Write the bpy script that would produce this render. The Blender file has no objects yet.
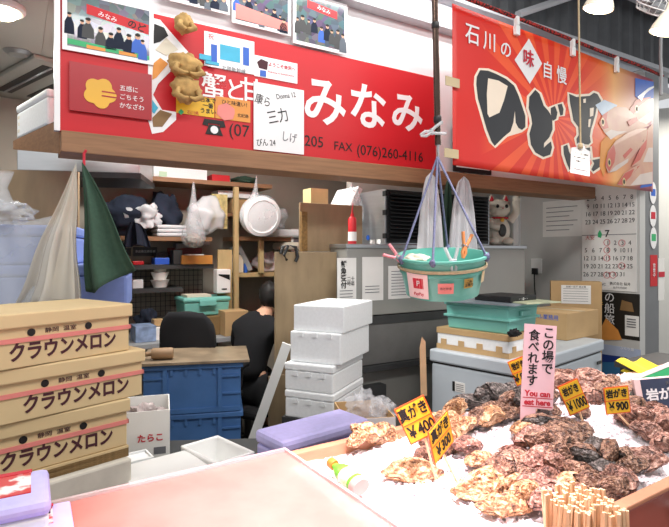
import bpy, bmesh, math, random
from mathutils import Vector, Matrix, noise
R = math.radians
random.seed(7)
S = bpy.context.scene
COL = S.collection
# ---------------------------------------------------------------- camera model
F, HZ, CX, CZ = 525.0, 252.0, 334.5, 1.5
def W(px, py, Y): return Vector(((px-CX)/F*Y, Y, CZ+(HZ-py)/F*Y))
def Wz(px, py, z):
    Y = F*(CZ-z)/(py-HZ); return Vector(((px-CX)/F*Y, Y, z))
cam = bpy.data.cameras.new('camera'); co = bpy.data.objects.new('camera', cam); COL.objects.link(co)
co.location = (0, 0, CZ); co.rotation_euler = (R(90), 0, 0)
cam.sensor_fit = 'HORIZONTAL'; cam.sensor_width = 36; cam.lens = F/669*36; cam.shift_y = -11.5/669; cam.clip_start = .05
S.camera = co
vs = S.view_settings; vs.view_transform = 'Standard'; vs.look = 'None'; vs.exposure = 0.0; vs.gamma = 1; vs.use_curve_mapping = False

class Fr:
    def __init__(s, O, rz):
        s.O = Vector(O); s.rz = rz; s.u = Vector((math.cos(rz), math.sin(rz), 0)); s.n = Vector((-math.sin(rz), math.cos(rz), 0))
    def pl(s, px, py):
        d = Vector(((px-CX)/F, 1, (HZ-py)/F)); C = Vector((0, 0, CZ))
        t = (s.O-C).dot(s.n)/d.dot(s.n); P = C+d*t
        return (P-s.O).dot(s.u), P.z-s.O.z, P.y
    def pt(s, x, y, z): return s.O+s.u*x+s.n*y+Vector((0, 0, z))
def rz_of(dx, dy): return math.atan2(dy, dx)

# ---------------------------------------------------------------- materials
def lin(h):
    h = h.lstrip('#'); v = [int(h[i:i+2], 16)/255 for i in (0, 2, 4)]
    return tuple((c/12.92 if c <= .04045 else ((c+.055)/1.055)**2.4) for c in v)
MC = {}
def mat(name, col, rough=.6, metal=0, var=.12, scale=9, bump=0, alpha=1, emit=0, trans=0, col2=None, stretch=(1,1,1), sss=0, spec=.5, coat=0, bscale=None, lo=.35, hi=.65):
    if name in MC: return MC[name]
    m = bpy.data.materials.new(name); m.use_nodes = True; nt = m.node_tree; N = nt.nodes; L = nt.links
    b = N['Principled BSDF']; c = lin(col)
    c2 = lin(col2) if col2 else tuple(x*(1-var) for x in c)
    tc = N.new('ShaderNodeTexCoord'); mp = N.new('ShaderNodeMapping'); mp.inputs['Scale'].default_value = stretch
    L.new(tc.outputs['Object'], mp.inputs['Vector'])
    nz = N.new('ShaderNodeTexNoise'); nz.inputs['Scale'].default_value = scale; nz.inputs['Detail'].default_value = 5
    L.new(mp.outputs[0], nz.inputs['Vector'])
    cr = N.new('ShaderNodeValToRGB'); cr.color_ramp.elements[0].position = lo; cr.color_ramp.elements[1].position = hi
    cr.color_ramp.elements[0].color = (*c2, 1); cr.color_ramp.elements[1].color = (*c, 1)
    L.new(nz.outputs[0], cr.inputs[0]); L.new(cr.outputs[0], b.inputs['Base Color'])
    b.inputs['Roughness'].default_value = rough; b.inputs['Metallic'].default_value = metal
    b.inputs['Alpha'].default_value = alpha; b.inputs['Transmission Weight'].default_value = trans
    b.inputs['Specular IOR Level'].default_value = spec; b.inputs['Coat Weight'].default_value = coat
    if sss: b.inputs['Subsurface Weight'].default_value = sss; b.inputs['Subsurface Radius'].default_value = (.02, .015, .015)
    if emit: b.inputs['Emission Color'].default_value = (*c, 1); b.inputs['Emission Strength'].default_value = emit
    if bump:
        bp = N.new('ShaderNodeBump'); bp.inputs['Strength'].default_value = bump; bp.inputs['Distance'].default_value = .01
        if bscale:
            n2 = N.new('ShaderNodeTexNoise'); n2.inputs['Scale'].default_value = bscale; n2.inputs['Detail'].default_value = 4
            L.new(mp.outputs[0], n2.inputs['Vector']); L.new(n2.outputs[0], bp.inputs['Height'])
        else: L.new(nz.outputs[0], bp.inputs['Height'])
        L.new(bp.outputs[0], b.inputs['Normal'])
    MC[name] = m; return m
white = mat('white_plastic', '#f2f2f0', .4, var=.03)
foam = mat('foam_white', '#f1f3f4', .75, var=.05, scale=60, bump=.08)
foamgrey = mat('foam_aged', '#dcd5c8', .8, var=.12, scale=14, bump=.08)
lilac = mat('foam_lilac', '#c6c1f6', .6, var=.08, scale=40, bump=.06)
bluefoam = mat('foam_blue', '#7b8fce', .6, var=.1, scale=20)
card = mat('cardboard', '#c4a274', .85, var=.1, scale=6)
cardpale = mat('cardboard_pale', '#dcc294', .8, var=.08, scale=5)
carddark = mat('cardboard_edge', '#8d7148', .9, var=.4, scale=80, stretch=(1,1,6))
wood = mat('beam_wood', '#9a7150', .6, var=.25, scale=5, stretch=(1,8,14))
ply = mat('plywood', '#a08a6b', .75, var=.22, scale=3, stretch=(4,4,1.2))
plypale = mat('plywood_pale', '#c2a878', .75, var=.15, scale=4, stretch=(5,5,1))
osb = mat('chipboard', '#93703f', .8, var=.45, scale=60)
ink = mat('black_ink', '#161414', .6, var=.05)
brownink = mat('maroon_ink', '#4a2029', .7, var=.1)
redink = mat('red_ink', '#c8283a', .6, var=.05)
greyink = mat('grey_ink', '#6d6d72', .7, var=.05)
paper = mat('paper', '#eceae6', .8, var=.04)
papershade = mat('paper_cream', '#e4dcc8', .8, var=.06)
steel = mat('stainless', '#b9bcbf', .32, metal=.85, var=.08, scale=4, stretch=(1,1,12))
steeldark = mat('machine_grey', '#9c9b96', .45, metal=.2, var=.08, scale=3)
darkgrey = mat('dark_grey', '#3b3c3d', .5, var=.15)
black = mat('black_plastic', '#17181a', .45, var=.2)
blackcloth = mat('black_cloth', '#17181c', .95, var=.25, scale=7, bump=.2)
navy = mat('navy_cloth', '#232b3d', .95, var=.25, scale=9, bump=.2)
whitecloth = mat('white_cloth', '#dcdde0', .9, var=.1, scale=9, bump=.15)
green = mat('green_cloth', '#3c5848', .9, var=.15, scale=60, bump=.1)
clear = mat('clear_sheet', '#e6dfd2', .18, var=.08, scale=3, alpha=.55)
bagmat = mat('plastic_bag', '#e8ecf0', .22, var=.08, scale=8, alpha=.3, bump=.6)
bagdense = mat('plastic_bag_white', '#e9ebee', .3, var=.1, scale=8, alpha=.65, bump=.5)
teal = mat('teal_plastic', '#62b5a5', .4, var=.06, coat=.2)
tealpale = mat('teal_box_plastic', '#7dc6bb', .45, var=.06)
bluebin = mat('blue_bin', '#4d78b2', .45, var=.15, scale=6)
red = mat('sign_red', '#c8242c', .42, var=.04, scale=2, spec=.35)
redplaque = mat('plaque_red', '#a81c26', .35, var=.05)
gold = mat('gold_print', '#e8b23c', .4, var=.15, scale=3)
yellow = mat('card_yellow', '#f3c02c', .5, var=.05)
yellowcloth = mat('yellow_paper', '#e8d83a', .7, var=.1)
orange = mat('card_orange_edge', '#e8622a', .5, var=.05)
pink = mat('card_pink', '#f7cdd6', .6, var=.03)
skin = mat('skin', '#d9a98c', .6, var=.06, sss=.1)
hair = mat('hair_black', '#14110f', .6, var=.3, scale=60, stretch=(1,1,.2))
wallgrey = mat('wall_grey', '#b5b2aa', .8, var=.08, scale=3)
wallpale = mat('wall_pale', '#c9c9c6', .7, var=.05, scale=3)
wallwarm = mat('wall_warm', '#a79f92', .85, var=.12, scale=3)
ceilm = mat('ceiling_panel', '#aaa9a1', .7, var=.05, scale=2)
floorm = mat('floor_concrete', '#6d6a66', .7, var=.2, scale=4)
girderm = mat('girder_paint', '#bfc1c6', .5, var=.05)
roofm = mat('roof_sheet', '#6b6d70', .6, metal=.3, var=.15)
whiteboard = mat('fascia_white', '#f0eff0', .3, var=.03)
counterwood = mat('tray_wood', '#c08a68', .55, var=.2, scale=5, stretch=(2,2,10))
counterred = mat('counter_front', '#9a5648', .45, var=.2, scale=4)
bamboo = mat('chopstick_wood', '#ecc79c', .7, var=.12, scale=30)
pinkplate = mat('pink_lid', '#dd9488', .1, var=.18, scale=6, alpha=.75)
ropeblue = mat('rope_blue', '#6f7796', .8, var=.35, scale=160)
cordbeige = mat('cord_beige', '#b8a684', .8, var=.2, scale=90)
ropered = mat('rope_red_black', '#b02a26', .8, scale=70, col2='#1a1414', lo=.48, hi=.52)
chrome = mat('pipe_dark', '#5b4a42', .22, metal=.9, var=.1)
grey = mat('grey_plastic', '#9a9c9e', .5, var=.06)
tape = mat('tape_beige', '#c9b792', .5, var=.08)
cyan = mat('cyan_print', '#42b3d6', .5, var=.15)
bluep = mat('blue_print', '#2f63c4', .5, var=.1)
greenp = mat('green_print', '#38b070', .5, var=.06)
brownp = mat('brown_print', '#8a6a42', .6, var=.1)
orangep = mat('orange_print', '#e69a4a', .6, var=.1)
straw = mat('dried_shell', '#d2aa6a', .85, var=.4, scale=18, bump=.6)
lampm = mat('lamp_glow', '#fff0c8', .3, emit=14)
pinktape = mat('pink_strap', '#e88a82', .5, var=.08)

# ---------------------------------------------------------------- mesh builder
class MB:
    def __init__(s): s.v = []; s.f = []
    def add(s, v, f):
        n = len(s.v); s.v += [Vector(p) for p in v]; s.f += [[i+n for i in q] for q in f]; return s
    def bx(s, x0, x1, y0, y1, z0, z1, taper=0):
        t = taper
        v = [(x0+t, y0+t, z0), (x1-t, y0+t, z0), (x1-t, y1-t, z0), (x0+t, y1-t, z0), (x0, y0, z1), (x1, y0, z1), (x1, y1, z1), (x0, y1, z1)]
        return s.add(v, [(3,2,1,0), (4,5,6,7), (0,1,5,4), (1,2,6,5), (2,3,7,6), (3,0,4,7)])
    def open_box(s, x0, x1, y0, y1, z0, z1, w, floor=None, taper=0):
        floor = floor if floor is not None else w
        t = taper
        def ring(d, z, tt): return [(x0+d+tt, y0+d+tt, z), (x1-d-tt, y0+d+tt, z), (x1-d-tt, y1-d-tt, z), (x0+d+tt, y1-d-tt, z)]
        v = ring(0, z0, t)+ring(0, z1, 0)+ring(w, z1, 0)+ring(w, z0+floor, t)
        f = [(3,2,1,0)]
        for a, b in ((0,4), (4,8), (8,12)):
            for i in range(4): j = (i+1) % 4; f.append((a+i, a+j, b+j, b+i))
        f.append((12,13,14,15)); return s.add(v, f)
    def ring_tube(s, pts, r, n=8, cap=True):
        pts = [Vector(p) for p in pts]; rs = r if isinstance(r, (list, tuple)) else [r]*len(pts); V = []; Fc = []; up = None
        for i, p in enumerate(pts):
            d = (pts[min(i+1, len(pts)-1)]-pts[max(i-1, 0)]).normalized()
            if up is None: up = Vector((0,0,1)) if abs(d.z) < .9 else Vector((1,0,0))
            a = d.cross(up); a.normalize(); b = d.cross(a); up = -b if False else up
            for k in range(n):
                t = 2*math.pi*k/n; V.append(p+a*math.cos(t)*rs[i]+b*math.sin(t)*rs[i])
        for i in range(len(pts)-1):
            for k in range(n):
                q = (k+1) % n; Fc.append((i*n+k, i*n+q, (i+1)*n+q, (i+1)*n+k))
        if cap: Fc.append(tuple(range(n))[::-1]); Fc.append(tuple((len(pts)-1)*n+k for k in range(n)))
        return s.add(V, Fc)
    def lathe(s, prof, n=24, c=(0,0,0), sx=1, sy=1, cap=True, M=None):
        V = []; Fc = []; c = Vector(c)
        for r, z in prof:
            for k in range(n):
                t = 2*math.pi*k/n; p = Vector((r*math.cos(t)*sx, r*math.sin(t)*sy, z)); V.append((M @ p if M else p)+c)
        for i in range(len(prof)-1):
            for k in range(n): q = (k+1) % n; Fc.append((i*n+k, i*n+q, (i+1)*n+q, (i+1)*n+k))
        if cap: Fc.append(tuple(range(n))[::-1]); Fc.append(tuple((len(prof)-1)*n+k for k in range(n)))
        return s.add(V, Fc)
    def prism(s, poly, y0, y1):   # polygon in x,z extruded along y
        n = len(poly); v = [(x, y0, z) for x, z in poly]+[(x, y1, z) for x, z in poly]
        f = [tuple(range(n)), tuple(range(2*n-1, n-1, -1))]+[(i, i+n, (i+1) % n+n, (i+1) % n) for i in range(n)]
        return s.add(v, f)
    def plate(s, poly, z0, z1):   # polygon in x,y extruded along z
        n = len(poly); v = [(x, y, z0) for x, y in poly]+[(x, y, z1) for x, y in poly]
        f = [tuple(range(n-1, -1, -1)), tuple(range(n, 2*n))]+[(i, (i+1) % n, (i+1) % n+n, i+n) for i in range(n)]
        return s.add(v, f)
    def grid(s, fn, nu, nv, thick=0):
        V = [Vector(fn(i/nu, j/nv)) for j in range(nv+1) for i in range(nu+1)]
        Fc = [(j*(nu+1)+i, j*(nu+1)+i+1, (j+1)*(nu+1)+i+1, (j+1)*(nu+1)+i) for j in range(nv) for i in range(nu)]
        return s.add(V, Fc)
    def blob(s, c, r, amp=.15, fr=6, nu=24, nv=14, seed=0, flat=None):
        c = Vector(c); V = []; Fc = []
        for j in range(nv+1):
            ph = math.pi*j/nv
            for i in range(nu):
                t = 2*math.pi*i/nu; d = Vector((math.sin(ph)*math.cos(t), math.sin(ph)*math.sin(t), math.cos(ph)))
                k = .95+amp*noise.noise(d*fr*.35+Vector((seed*7.1, seed*3.3, seed)))*2+amp*.6*noise.noise(d*fr+Vector((seed, 0, seed*2)))+amp*.35*abs(noise.noise(d*fr*1.9+Vector((0, seed, 5))))
                p = Vector((d.x*r[0]*k, d.y*r[1]*k, d.z*r[2]*k))
                if flat is not None and p.z < -flat: p.z = -flat
                V.append(c+p)
        for j in range(nv):
            for i in range(nu): q = (i+1) % nu; Fc.append((j*nu+i, (j+1)*nu+i, (j+1)*nu+q, j*nu+q))
        return s.add(V, Fc)
    def xf(s, M):
        s.v = [M @ p for p in s.v]; return s
    def mesh(s, name):
        me = bpy.data.meshes.new(name); me.from_pydata([tuple(p) for p in s.v], [], s.f)
        bm = bmesh.new(); bm.from_mesh(me); bmesh.ops.remove_doubles(bm, verts=bm.verts, dist=1e-5)
        bmesh.ops.recalc_face_normals(bm, faces=bm.faces); bm.to_mesh(me); bm.free(); return me
    def obj(s, name, m, parent=None, bevel=0, smooth=None, thick=0, sub=0, loc=None, rot=None, label=None):
        me = s.mesh(name); me.materials.append(m)
        if smooth: 
            me.polygons.foreach_set('use_smooth', [True]*len(me.polygons)); me.set_sharp_from_angle(angle=R(smooth))
        o = bpy.data.objects.new(name, me); COL.objects.link(o)
        if parent: o.parent = parent
        if loc is not None: o.location = loc
        if rot is not None: o.rotation_euler = rot
        if thick: md = o.modifiers.new('solid', 'SOLIDIFY'); md.thickness = thick
        if sub: md = o.modifiers.new('sub', 'SUBSURF'); md.levels = sub; md.render_levels = sub
        if bevel: md = o.modifiers.new('bevel', 'BEVEL'); md.width = bevel; md.segments = 2; md.limit_method = 'ANGLE'; md.angle_limit = R(40)
        if label: o['label'] = label
        return o
def tag(o, label, cat, group=None, kind=None):
    if kind: o['kind'] = kind
    o['label'] = label; o['category'] = cat
    if group: o['group'] = group
    return o
def thing(name, label, cat, loc=(0,0,0), rz=0, group=None, rx=0, ry=0):
    o = bpy.data.objects.new(name, None); COL.objects.link(o); o.location = loc; o.rotation_euler = (rx, ry, rz); o.empty_display_size = .1
    return tag(o, label, cat, group)
def solo(mb, name, m, label, cat, loc=(0,0,0), rz=0, group=None, rx=0, ry=0, **k):
    o = mb.obj(name, m, None, **k); o.location = loc; o.rotation_euler = (rx, ry, rz); return tag(o, label, cat, group)
def struct(mb, name, m, loc=(0,0,0), rz=0, **k):
    o = mb.obj(name, m, None, **k); o.location = loc; o.rotation_euler = (0, 0, rz); o['kind'] = 'structure'; return o

# text -------------------------------------------------------------------------
def text(parent, body, x, z, size, m, y=-.003, off=0, ext=.0006, sx=1, roll=0, name='lettering', align='CENTER', line=1.0, fn=None, rotz=0, top=False):
    c = bpy.data.curves.new('t', 'FONT'); c.body = body; c.size = size; c.offset = off; c.extrude = ext; c.align_x = align; c.align_y = 'CENTER'
    c.space_line = line; c.resolution_u = 3
    t = bpy.data.objects.new('t', c); COL.objects.link(t)
    bpy.context.view_layer.update()
    me = bpy.data.meshes.new_from_object(t.evaluated_get(bpy.context.evaluated_depsgraph_get()))
    bpy.data.objects.remove(t); bpy.data.curves.remove(c)
    me.name = name; me.materials.clear(); me.materials.append(m)
    cr, sr = math.cos(roll), math.sin(roll)
    for v in me.vertices:
        X, Z, D = v.co.x*sx, v.co.y, v.co.z
        if top: v.co = (x+X*cr-Z*sr, z+X*sr+Z*cr, -y+D); continue
        X, Z = x+X*cr+Z*sr, z-X*sr+Z*cr
        v.co = (X, y-D+(fn(X, Z) if fn else 0), Z)
    o = bpy.data.objects.new(name, me); COL.objects.link(o); o.parent = parent
    if rotz: o.rotation_euler = (0, 0, rotz)
    return o
def quad(fr, T, pts, m, name, y0=-.003, y1=-.001, **k):
    """flat printed shape: polygon given on the plane of frame fr, local to T (whose origin is fr.O)"""
    return MB().prism([fr.pl(*p)[:2] for p in pts], y0, y1).obj(name, m, T, **k)
def wtext(fr, T, body, px, py, hpx, m, **k):
    x, z, Y = fr.pl(px, py); return text(T, body, x, z, hpx*Y/F, m, **k)
def card_on(fr, name, label, cat, x0, y0, x1, y1, m, th=.003, group=None, gap=0):
    """rectangular sheet on the plane of fr between pixel corners; returns (thing, its frame)"""
    a = fr.pl(x0, y0); b = fr.pl(x1, y1)
    O = fr.pt((a[0]+b[0])/2, -.0015-gap-th, (a[1]+b[1])/2); f2 = Fr(O, fr.rz); T = thing(name, label, cat, O, fr.rz, group)
    w = abs(b[0]-a[0])/2; h = abs(b[1]-a[1])/2
    MB().bx(-w, w, 0, th, -h, h).obj('sheet', m, T); return T, f2, w, h

# ---------------------------------------------------------------- frames
RS = rz_of(1.892, 1.15)
SF = Fr((-1.215, 2.35, 2.04), RS)                 # shop sign plane
MF = Fr((.077, 3.37, 0), RS)                      # cold machine front
BF = Fr((-1.595, 4.1, 0), RS)                     # back shelves front edge
RF = Fr((1.92, 5.05, 0), RS-math.pi/2)            # right side wall (faces left)
BN = Fr((.657, 2.92, 1.984), rz_of(1.87, 1.28))   # banner
CF = Fr((-.12, 1.42, 0), R(33))                   # counter, x along back rim, y into the stall

# ================================================================= SETTING
struct(MB().bx(-7, 8, -4, 9, -.1, 0), 'floor', floorm)
struct(MB().bx(-3.5, 3.2, .4, .5, 0, 3.0), 'wall_back', wallwarm, BF.O, RS)
struct(MB().bx(.5, 2.05, .7, .78, 0, 3.0), 'wall_back_right', wallgrey, MF.O, RS)
struct(MB().bx(-1.6, 1.0, 0, .08, 0, 2.95), 'wall_right', wallpale, RF.O, RF.rz)
struct(MB().bx(-.22, -.16, -.03, 0, 0, 2.9), 'trim_1', whiteboard, RF.O, RF.rz)
struct(MB().bx(-.049, 3.9, .1, 2.4, 2.68, 2.74), 'ceiling', ceilm, SF.O-Vector((0,0,2.04)), RS)
struct(MB().bx(-4.5, -.05, -.1, 3.6, 2.68, 2.74), 'ceiling_left', ceilm, (SF.O-Vector((0,0,2.04))), RS)
struct(MB().bx(-4.5, -4.4, 0, 3.6, 0, 2.7), 'wall_left', wallgrey, (SF.O-Vector((0,0,2.04))), RS)
# white fascia above the sign, girder, corrugated sheet, roof
struct(MB().bx(-.02, 4.6, .03, .09, .6, .94), 'wall_fascia', whiteboard, SF.O, RS)
struct(MB().bx(-.6, 5.2, -.06, .12, .94, 1.0).bx(-.6, 5.2, .02, .08, 1.0, 1.14).bx(-.6, 5.2, -.06, .12, 1.14, 1.18), 'beam_girder', girderm, SF.O, RS)
g = MB()
pts = []
n = 150
for i in range(n+1):
    pts.append((-1+7*i/n, .16 if i % 4 in (0, 1) else .20))
V = [(x, y, 1.18) for x, y in pts]+[(x, y, 2.1) for x, y in pts]
g.add(V, [(i, i+1, n+2+i, n+1+i) for i in range(n)])
struct(g, 'wall_corrugated', roofm, SF.O, RS, thick=.004)
g = MB(); V = []
n = 160
for i in range(n+1):
    x = -3+10*i/n; z = 2.1 if i % 4 in (0, 1) else 2.14
    V += [(x, -4.5, z), (x, .3, z)]
g.add(V, [(2*i, 2*i+2, 2*i+3, 2*i+1) for i in range(n)])
struct(g, 'ceiling_roof', roofm, SF.O, RS, thick=.004)
for k, (x0, x1) in enumerate(((1.2, 3.0), (3.0, 4.8))):
    struct(MB().ring_tube([(x0, -.02, 1.22), (x1, -.02, 2.05)], .03, 6), 'beam_truss' if not k else 'beam_truss.001', girderm, SF.O, RS)
struct(MB().bx(-1, 6, -.06, .02, 1.72, 1.80), 'beam_purlin', girderm, SF.O, RS)
# right post and what lies beyond
struct(MB().bx(0, .05, -.02, .12, 0, 3.0).bx(.05, .09, .02, .08, 0, 3.0).bx(.09, .3, -.02, .12, 0, 3.0), 'pillar_post', mat('post_paint', '#7d7f82', .5, metal=.1, var=.06), (2.5, 4.34, 0), RS)
struct(MB().bx(-.2, 3.5, 0, .1, 0, 3), 'wall_beyond', wallpale, (3.1, 5.6, 0), R(-20))
# wooden header board under the sign
struct(MB().bx(-.01, 3.95, -.03, .17, -.095, 0), 'beam_header', wood, SF.O, RS, bevel=.004)

# ================================================================= SIGN
sg = thing('shop_sign', 'long red shop signboard with white kana above the wooden header', 'signboard', SF.O, RS)
x1 = SF.pl(436, 172)[0]
MB().bx(-.015, x1, .0, .028, .001, .62).obj('sign_panel', red, sg)
MB().bx(-.035, -.012, -.006, .03, .001, .9).obj('frame_edge', whiteboard, sg, label='white edge strip')
for ch, px, py, h in (('み', 325, 105, 52), ('な', 368, 110, 48), ('み', 407, 115, 42)):
    wtext(SF, sg, ch, px, py, h, whiteboard, off=.006, y=-.002)
for ch, px, py, h in (('蟹', 214, 88, 27), ('と', 235, 92, 24), ('甘', 251, 92, 25)):
    wtext(SF, sg, ch, px, py, h, whiteboard, off=.0015, y=-.002)
wtext(SF, sg, '(07', 239, 131, 17, ink, y=-.002); wtext(SF, sg, '205', 314, 142, 15, ink, y=-.002)
wtext(SF, sg, 'FAX', 343, 147, 12, ink, y=-.002); wtext(SF, sg, '(076)260-4116', 391, 154, 14, ink, y=-.002)
# telephone pictogram
x, z, Y = SF.pl(214, 128); q = Y/F
MB().prism([(x-9*q, z-7*q), (x+9*q, z-7*q), (x+5*q, z+3*q), (x-5*q, z+3*q)], -.004, -.001).obj('telephone_symbol', ink, sg)
MB().prism([(x-12*q, z+2*q), (x-6*q, z+1*q), (x-6*q, z+4*q), (x+6*q, z+4*q), (x+6*q, z+1*q), (x+12*q, z+2*q), (x+10*q, z+8*q), (x-10*q, z+8*q)], -.004, -.001).obj('telephone_symbol', ink, sg)
MB().prism([(x+4*q*math.cos(t*.5), z-2*q+4*q*math.sin(t*.5)) for t in range(13)], -.006, -.004).obj('telephone_dial', whiteboard, sg)
# plain colour patches of the partly hidden picture at the sign's left
quad(SF, sg, [(152,18),(160,20),(172,34),(188,52),(190,60),(176,66),(158,84),(153,95),(162,110),(176,112),(176,120),(163,132),(152,134),(148,120),(148,60)], whiteboard, 'sign_picture', -.003, -.001)
quad(SF, sg, [(154,24),(164,28),(168,36),(160,42),(153,44)], ink, 'sign_picture', -.005, -.003)
quad(SF, sg, [(153,64),(160,58),(168,64),(156,78),(152,80)], orangep, 'sign_picture', -.005, -.003)
quad(SF, sg, [(152,100),(158,108),(154,114),(152,112)], cyan, 'sign_picture', -.005, -.003)
quad(SF, sg, [(152,118),(160,110),(172,114),(162,127),(153,127)], brownp, 'sign_picture', -.005, -.003)
quad(SF, sg, [(155,50),(166,38),(178,50),(166,56)], papershade, 'sign_picture', -.006, -.004)

# photograph prints along the top of the sign
greyp2 = mat('jacket_grey', '#5b6470', .5)
def photomat(name, seed, base='#4a5568'):
    m = bpy.data.materials.new(name); m.use_nodes = True; N = m.node_tree.nodes; L = m.node_tree.links; b = N['Principled BSDF']
    tc = N.new('ShaderNodeTexCoord'); vo = N.new('ShaderNodeTexVoronoi'); vo.inputs['Scale'].default_value = 26; L.new(tc.outputs['Object'], vo.inputs['Vector'])
    hs = N.new('ShaderNodeHueSaturation'); hs.inputs['Saturation'].default_value = .55; hs.inputs['Value'].default_value = .42
    L.new(vo.outputs['Color'], hs.inputs['Color'])
    mx = N.new('ShaderNodeMix'); mx.data_type = 'RGBA'; mx.inputs[0].default_value = .6
    L.new(hs.outputs[0], mx.inputs[6]); mx.inputs[7].default_value = (*lin(base), 1); L.new(mx.outputs[2], b.inputs['Base Color'])
    b.inputs['Roughness'].default_value = .15; b.inputs['Coat Weight'].default_value = .5
    return m
def photo(x0, y0, x1, y1, label, redband, greenband, seed):
    T, f, w, h = card_on(SF, 'photo_print', label, 'photo', x0, y0, x1, y1, whiteboard, .006, 'photo prints along the sign', gap=.006)
    m = photomat('photo_print_%d' % seed, seed)
    e = .02
    pic = MB().bx(-w+e, w-e, -.0012, 0, -h+e, h-e).obj('picture', m, T)
    if redband: MB().prism([(-w*.5, h*.62), (w*.88, h*.36), (w*.88, h*.02), (-w*.5, h*.3)] if redband == 1 else [(-w*.5, h*.75), (w*.6, h*.6), (w*.6, h*.3), (-w*.5, h*.45)], -.002, -.001).obj('printed_banner', red, pic)
    if redband: text(pic, 'みなみ', -w*.05 if redband == 1 else w*.1, h*.33 if redband == 1 else h*.52, h*.2, whiteboard, y=-.0022, roll=.18)
    if redband == 1: text(pic, 'のど', w*.6, h*.22, h*.3, ink, y=-.0022, roll=.18, off=.001)
    if greenband: MB().prism([(-w+e, -h*.62), (w-e, -h*.72), (w-e, -h+e), (-w+e, -h*.8)], -.002, -.001).obj('printed_counter', greenp, pic)
    if seed in (1, 3):
        for xx in ((-.3, .4) if seed == 1 else (0,)): MB().prism([(w*(xx-.2), -h*.72), (w*(xx+.2), -h*.74), (w*(xx+.2), -h*.84), (w*(xx-.2), -h*.84)] if seed == 1 else [(-w+e, -h*.15), (w-e, -h*.45), (w-e, -h+e), (-w+e, -h*.8)], -.0024, -.001).obj('printed_crabs', orangep if seed == 1 else pinktape, pic)
    rq = random.Random(seed)
    for k in range(9):
        xx = -w*.82+k*w*.2+rq.uniform(-.01, .01); zz = -h*.02-k*h*.045+rq.uniform(-.02, .02); hh = h*rq.uniform(.4, .6); ww = w*rq.uniform(.09, .15)
        MB().prism([(xx-ww, zz-hh), (xx+ww, zz-hh), (xx+ww*.9, zz-hh*.35), (xx+ww*.4, zz), (xx-ww*.4, zz), (xx-ww*.9, zz-hh*.3)], -.0016-.0001*k, -.001).obj('printed_jacket', (darkgrey, navy, greyp2, bluep)[rq.choice((0, 0, 1, 1, 2, 3))], pic)
        MB().prism([(xx+.4*ww*math.cos(t), zz+ww*.4+.5*ww*math.sin(t)) for t in [i*.7854 for i in range(8)]], -.0027, -.001).obj('printed_face', skin, pic)
        MB().prism([(xx+.45*ww*math.cos(t), zz+ww*.7+.3*ww*math.sin(t)) for t in [i*.7854 for i in range(8)]], -.0029, -.001).obj('printed_hair', hair, pic)
    return T
photo(62, -12, 153, 66, 'large framed photo print of market staff above the gold flower plaque', 1, True, 1)
photo(157, -34, 229, 16, 'photo print cut by the top of the frame, second from the large one', 0, False, 2)
photo(231, -24, 290, 37, 'photo print of a crowd behind orange crabs, above the white banner card', 0, False, 3)
photo(292, -10, 346, 56, 'small photo print showing a red printed banner, last in the row of prints', 2, False, 4)
# red plaque with gold flower
T, f, w, h = card_on(SF, 'plaque', 'dark red plaque with gold flower emblem and three white lines of kana', 'plaque', 69, 62, 151, 121, redplaque, .012, gap=.004)
cx, cz, Y = f.pl(100, 93); rr = 15*Y/F
poly = []
for t in range(60):
    a = 2*math.pi*t/60; poly.append((cx+rr*(.82+.22*abs(math.cos(2.5*a+.4)))*math.cos(a), cz+rr*(.82+.22*abs(math.cos(2.5*a+.4)))*math.sin(a)))
MB().prism(poly, -.003, 0).obj('flower_emblem', gold, T)
for dz in (-.012, .008): MB().bx(cx+rr*.1, cx+rr*1.05, -.0045, -.003, cz+dz-.003, cz+dz+.003).obj('emblem_slit', redplaque, T)
for b, py in (('五感に', 89.5), ('ごちそう', 98.5), ('かなざわ', 107)):
    wtext(f, T, b, 129 if len(b) == 3 else 132, py, 6, whiteboard, y=-.001)
# stickers
T, f, w, h = card_on(SF, 'sticker', 'white sticker with blue and cyan banners printed on it, beside the dried crabs', 'sticker', 204, 31, 254, 75, whiteboard, .003)
for a, b, m in ((211, 217, bluep), (220, 240, cyan), (243, 249, bluep)):
    p = f.pl(a, 44 if a < 240 else 47); q = f.pl(b, 63 if a < 240 else 66); MB().bx(p[0], q[0], -.002, -.0003, q[1], p[1]).obj('printed_panel', m, T)
wtext(f, T, '北陸新幹線', 234, 70, 5, greyink, y=-.0006)
wtext(f, T, '祝', 211, 37, 6, redink, y=-.0006)
T, f, w, h = card_on(SF, 'sticker', 'small white sticker with pink welcome writing above the autograph board', 'sticker', 254, 55, 297, 84, whiteboard, .003)
wtext(f, T, 'ようこそ金沢へ', 282, 67, 4.3, redink, y=-.0006, off=.0005); wtext(f, T, 'Welcome to KANAZAWA', 281, 74, 2.6, redink, y=-.0006)
quad(f, T, [(257,62),(261,59),(268,62),(267,70),(259,68)], brownink, 'printed_figure', -.002, -.0003)
quad(f, T, [(260,70),(266,71),(266,77),(260,76)], bluep, 'printed_figure', -.002, -.0003)
T, f, w, h = card_on(SF, 'sticker', 'yellow sticker with bold black kana under the dried crabs', 'sticker', 176, 93, 214, 118, yellow, .003)
wtext(f, T, '日本で\n一番\nうまい', 208, 106, 5.5, ink, y=-.0006, off=.0006); wtext(f, T, '石川県', 193, 113, 4, redink, y=-.0006)
quad(f, T, [(178,112),(181,109),(184,112),(181,115)], greenp, 'printed_mark', -.002, -.0003)
T, f, w, h = card_on(SF, 'sticker', 'orange sticker with a round printed crab beside the yellow one', 'sticker', 215, 96, 250, 123, orangep, .003)
cx, cz, Y = f.pl(226, 112)
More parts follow.
